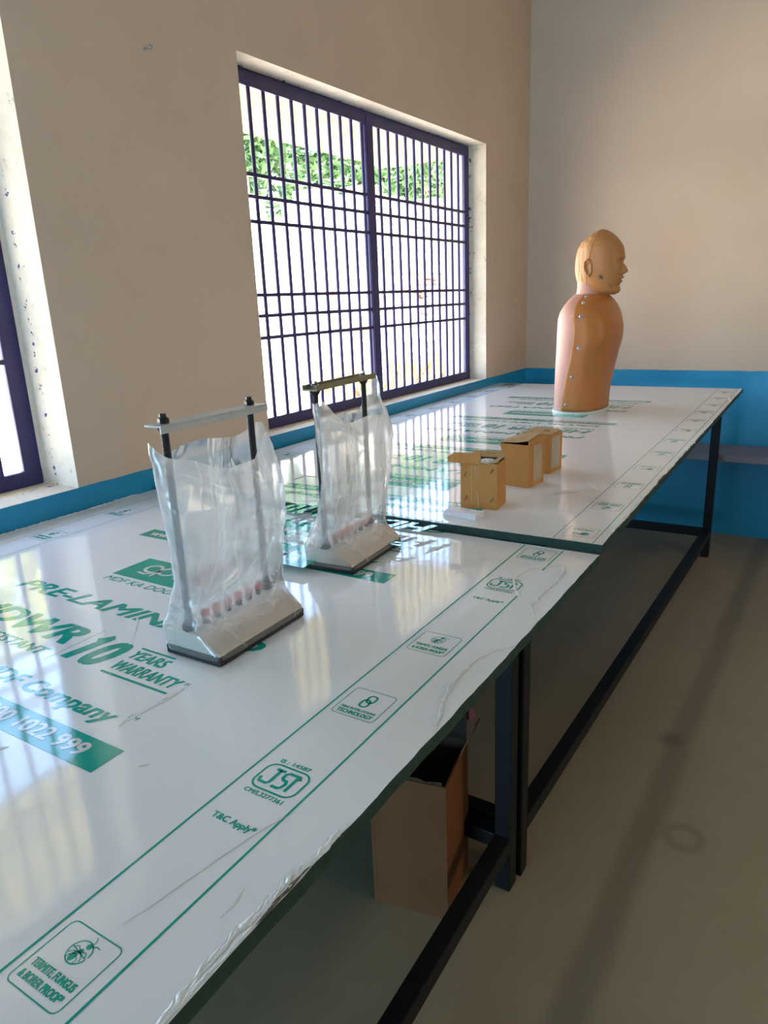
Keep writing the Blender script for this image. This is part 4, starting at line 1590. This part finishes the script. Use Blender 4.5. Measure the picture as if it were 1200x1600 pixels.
#  z     back   front  halfwidth
torso = [(0.848, 0.604, 0.798, 0.150), (0.90, 0.604, 0.799, 0.150), (0.95, 0.605, 0.805, 0.152), (1.00, 0.606, 0.815, 0.156), (1.06, 0.608, 0.826, 0.162),
         (1.12, 0.610, 0.838, 0.168), (1.17, 0.612, 0.838, 0.172), (1.20, 0.614, 0.833, 0.172), (1.225, 0.620, 0.826, 0.165), (1.245, 0.630, 0.818, 0.150),
         (1.262, 0.640, 0.808, 0.126), (1.276, 0.650, 0.797, 0.098), (1.286, 0.659, 0.788, 0.074), (1.292, 0.664, 0.780, 0.060)]
bnd = [(0.848, 0.33), (0.95, 0.375), (1.05, 0.43), (1.14, 0.455), (1.21, 0.455), (1.24, 0.44), (1.26, 0.42), (1.28, 0.42), (1.295, 0.46)]


def torso_pt(z, t, off=0.0):
    xb, xf, hw = lerp_table(torso, z)
    cx, dd = (xb + xf) / 2, (xf - xb) / 2
    e = 2.35
    c, s = math.cos(t), math.sin(t)
    x = cx + (dd + off) * math.copysign(abs(c) ** (2 / e), c)
    y = YC + (hw + off) * math.copysign(abs(s) ** (2 / e), s)
    return Vector((x, y, z))


def bound_t(z):
    f = lerp_table(bnd, z)[0]
    c = f * 2 - 1
    return math.acos(math.copysign(abs(c) ** (2.35 / 2), c))


zs = [0.848 + (1.292 - 0.848) * (1 - (1 - k / 40) ** 1.5) for k in range(41)]
bm = bmesh.new()
rings = [[loc_(torso_pt(z, 2 * math.pi * i / 72)) for i in range(72)] for z in zs]
loft(bm, rings, 0, True, True, True)
bmesh.ops.recalc_face_normals(bm, faces=bm.faces)
obj('back_shell', bm, M['pink'], man, smooth_angle=50)
# chest skin: a sheet wrapped round the front, buttoned at both sides
bm = bmesh.new()
rows = []
nu = 64
zs2 = [0.8505 + (1.2905 - 0.8505) * (1 - (1 - k / 56) ** 1.5) for k in range(57)]
for z in zs2:
    tb = bound_t(z)
    row = []
    for i in range(nu + 1):
        t = -tb + 2 * tb * i / nu
        u = abs(i / nu * 2 - 1)
        dimple = 0.0016 * fbm((z * 1.0, t * 0.12, 0), 16, 2.0, 2)
        chest = 0.006 * math.exp(-((z - 1.14) / 0.05) ** 2) * math.exp(-((abs(t) - 0.75) / 0.30) ** 2)
        ridge = 0.006 * math.exp(-((z - 1.205) / 0.02) ** 2) * math.exp(-((abs(t) - 1.75) / 0.16) ** 2)
        fold = 0.004 * math.exp(-((abs(t) - 1.45) / 0.12) ** 2) * math.exp(-((z - 1.13) / 0.06) ** 2)
        row.append(loc_(torso_pt(z, t, 0.0035 + dimple + chest + ridge - fold)))
    rows.append(row)
loft(bm, rows, 0, False)
bmesh.ops.recalc_face_normals(bm, faces=bm.faces)
sk = obj('chest_skin', bm, M['skin'], man, smooth=True)
md = sk.modifiers.new('thickness', 'SOLIDIFY')
md.thickness = 0.003
md.offset = 0.0
# snap buttons down both edges
for side in (-1, 1):
    for z in (0.875, 0.985, 1.095, 1.212, 1.258, 1.281):
        tb = bound_t(z) - (0.17 if z < 1.24 else 0.22)
        p = torso_pt(z, side * tb, 0.0062)
        q = torso_pt(z, side * tb, 0.02)
        nrm = (q - p).normalized()
        bm = bmesh.new()
        rot = nrm.to_track_quat('Z', 'Y').to_matrix().to_4x4()
        bmesh.ops.create_uvsphere(bm, u_segments=14, v_segments=8, radius=0.0062, matrix=Matrix.Translation(loc_(p)) @ rot @ Matrix.Diagonal((1, 1, 0.55, 1)))
        cyl(bm, Vector(loc_(p - nrm * 0.002)), Vector(loc_(p)), 0.0068, 0.0068, 14)
        obj('snap_button', bm, M['button'], sk, smooth_angle=50)
# base plate
bm = bmesh.new()
r0 = [loc_(torso_pt(0.848, 2 * math.pi * i / 72, 0.006)) for i in range(72)]
loft(bm, [[(p[0], p[1], 0.0004) for p in r0], [(p[0] * 1.0, p[1], 0.009) for p in r0],
          [(p[0] * 0.985, p[1] * 0.985, 0.0115) for p in r0]], 0, True, True, True)
bmesh.ops.recalc_face_normals(bm, faces=bm.faces)
obj('base_plate', bm, M['mint'], man, smooth_angle=40)
# pink neck
bm = bmesh.new()
nk = []
for z, rx, ry in ((1.288, 0.056, 0.056), (1.300, 0.052, 0.054), (1.32, 0.050, 0.053), (1.345, 0.050, 0.053)):
    nk.append([loc_((0.722 + rx * math.cos(a), YC + ry * math.sin(a), z)) for a in [2 * math.pi * i / 40 for i in range(40)]])
loft(bm, nk, 0, True, True, True)
bmesh.ops.recalc_face_normals(bm, faces=bm.faces)
obj('neck', bm, M['pink'], man, smooth_angle=50)

# head: horizontal rings from jaw to crown
#   z      back   front  halfwidth
head = [(1.286, 0.760, 0.817, 0.026), (1.292, 0.738, 0.830, 0.036), (1.300, 0.722, 0.834, 0.044), (1.314, 0.700, 0.833, 0.052), (1.330, 0.674, 0.838, 0.058),
        (1.345, 0.668, 0.842, 0.062), (1.365, 0.663, 0.844, 0.066), (1.385, 0.661, 0.845, 0.069), (1.400, 0.661, 0.845, 0.071), (1.420, 0.662, 0.847, 0.073),
        (1.440, 0.665, 0.846, 0.074), (1.460, 0.671, 0.841, 0.073), (1.478, 0.682, 0.830, 0.069), (1.494, 0.698, 0.817, 0.061), (1.508, 0.716, 0.802, 0.049),
        (1.518, 0.733, 0.787, 0.034), (1.5245, 0.749, 0.773, 0.018), (1.5265, 0.758, 0.764, 0.006)]


def g(v, m, s):
    return math.exp(-((v - m) / s) ** 2)


def head_pt(z, t):
    xb, xf, hw = lerp_table(head, z)
    cx, dd = xb + (xf - xb) * 0.46, 0
    c, s = math.cos(t), math.sin(t)
    rx = (xf - cx) if c > 0 else (cx - xb)
    e = 2.15 if c > 0 else 2.05
    x = cx + rx * math.copysign(abs(c) ** (2 / e), c)
    y = s and hw * math.copysign(abs(s) ** (2 / e), s)
    y = y or 0.0
    # face features, written in height and sideways offset from the midline
    if c > 0:
        ay = abs(y)
        fr = c ** 1.5
        nose = 0.016 * g(z, 1.369, 0.010) * g(y, 0, 0.010) + 0.011 * g(z, 1.384, 0.013) * g(y, 0, 0.008) + 0.004 * g(z, 1.367, 0.006) * g(ay, 0.011, 0.006)
        nasion = -0.004 * g(z, 1.405, 0.007) * g(y, 0, 0.016)
        brow = 0.0035 * g(z, 1.421, 0.006) * g(ay, 0.026, 0.022)
        socket = -0.0075 * g(z, 1.405, 0.008) * g(ay, 0.028, 0.012)
        lid = 0.0035 * g(z, 1.402, 0.005) * g(ay, 0.030, 0.010)
        lips = 0.0075 * g(z, 1.3485, 0.0045) * g(y, 0, 0.018) + 0.0055 * g(z, 1.3335, 0.0045) * g(y, 0, 0.016) - 0.006 * g(z, 1.3405, 0.0022) * g(y, 0, 0.020)
        philt = -0.003 * g(z, 1.357, 0.004) * g(y, 0, 0.02)
        dent = -0.004 * g(z, 1.322, 0.005) * g(y, 0, 0.018)
        chin = 0.004 * g(z, 1.305, 0.010) * g(y, 0, 0.016)
        cheek = 0.004 * g(z, 1.375, 0.020) * g(ay, 0.042, 0.014)
        x += fr * (nose + nasion + brow + socket + lid + lips + philt + dent + chin) + cheek * c
    return Vector((x, YC + y, z))


zh = []
z = 1.286
while z < 1.5265:
    zh.append(z)
    z += 0.0022
zh.append(1.5265)
NU = 128
seam = [(1.286, 0.79), (1.30, 0.742), (1.328, 0.722), (1.36, 0.722), (1.395, 0.725), (1.436, 0.736), (1.486, 0.748), (1.53, 0.760)]
bm = bmesh.new()
rings = [[head_pt(z, 2 * math.pi * i / NU) for i in range(NU)] for z in zh]
vr = [[bm.verts.new(loc_(p)) for p in r] for r in rings]
bmb = bmesh.new()
vb = [[bmb.verts.new(loc_(p)) for p in r] for r in rings]
for i in range(len(zh) - 1):
    for j in range(NU):
        k = (j + 1) % NU
        cxm = sum(p.x for p in (rings[i][j], rings[i][k], rings[i + 1][k], rings[i + 1][j])) / 4
        sx = lerp_table(seam, (zh[i] + zh[i + 1]) / 2)[0]
        if cxm > sx or zh[i] < 1.3:
            bm.faces.new([vr[i][j], vr[i][k], vr[i + 1][k], vr[i + 1][j]])
        else:
            bmb.faces.new([vb[i][j], vb[i][k], vb[i + 1][k], vb[i + 1][j]])
bm.faces.new(list(reversed(vr[0])))
for b_ in (bm, bmb):
    loose = [v for v in b_.verts if not v.link_faces]
    bmesh.ops.delete(b_, geom=loose, context='VERTS')
obj('face_skin', bm, M['face'], man, smooth=True)
obj('head_back', bmb, M['hair'], man, smooth=True)
# raised seam over the head, in front of the hair
for side in (-1, 1):
    bm = bmesh.new()
    pts = []
    for zz in [1.315 + (1.525 - 1.315) * k / 40 for k in range(41)]:
        sx = lerp_table(seam, zz)[0]
        best = min((head_pt(zz, side * math.pi * q / 200) for q in range(201)), key=lambda p: abs(p.x - sx))
        pts.append(best)
    for a, b in zip(pts, pts[1:]):
        if (b - a).length > 1e-4:
            cyl(bm, loc_(a), loc_(b), 0.0016, None, 6)
    obj('seam_ridge', bm, M['hair'], man, smooth=True)
# ears: a shallow dish with a raised outer fold, an inner fold and a lobe
for side in (-1, 1):
    bm = bmesh.new()
    ex, ez = 0.732, 1.387
    na, nr = 48, 16
    grid = []
    for j in range(nr + 1):
        r = 0.02 + 0.98 * j / nr
        row = []
        for i in range(na):
            a = 2 * math.pi * i / na
            ca, sa = math.cos(a), math.sin(a)
            wide = 0.0185 * (1.0 + 0.16 * sa) * (0.86 if ca > 0 else 1.0)
            px = ex + wide * r * ca - 0.004 * r * sa
            pz = ez + 0.0345 * r * sa
            hw = abs(min((head_pt(pz, math.pi * q / 90) for q in range(91)), key=lambda p: abs(p.x - px)).y - YC)
            fold = max(0.0, min(1.0, 0.62 - 0.75 * ca + 0.35 * sa))
            hgt = 0.0085 * fold * g(r, 0.84, 0.11) + 0.0050 * g(r, 0.52, 0.10) * max(0, min(1, 0.25 - ca + 0.5 * sa))
            hgt += 0.0045 * g(r, 0.72, 0.16) * max(0, ca - 0.55) * 2.0 * g(sa, -0.1, 0.5)
            hgt += 0.0055 * g(r, 0.78, 0.22) * max(0, -sa - 0.55) * 2.0
            hgt -= 0.0015 * g(r, 0.2, 0.22)
            lift = 0.0025 * (1 - r ** 8) - 0.004 * r ** 10
            row.append(bm.verts.new(loc_((px, YC + side * (hw + lift + hgt), pz))))
        grid.append(row)
    for j in range(nr):
        for i in range(na):
            k = (i + 1) % na
            bm.faces.new([grid[j][i], grid[j][k], grid[j + 1][k], grid[j + 1][i]])
    bm.faces.new(grid[0])
    bmesh.ops.recalc_face_normals(bm, faces=bm.faces)
    obj('ear', bm, M['face'], man, smooth=True)
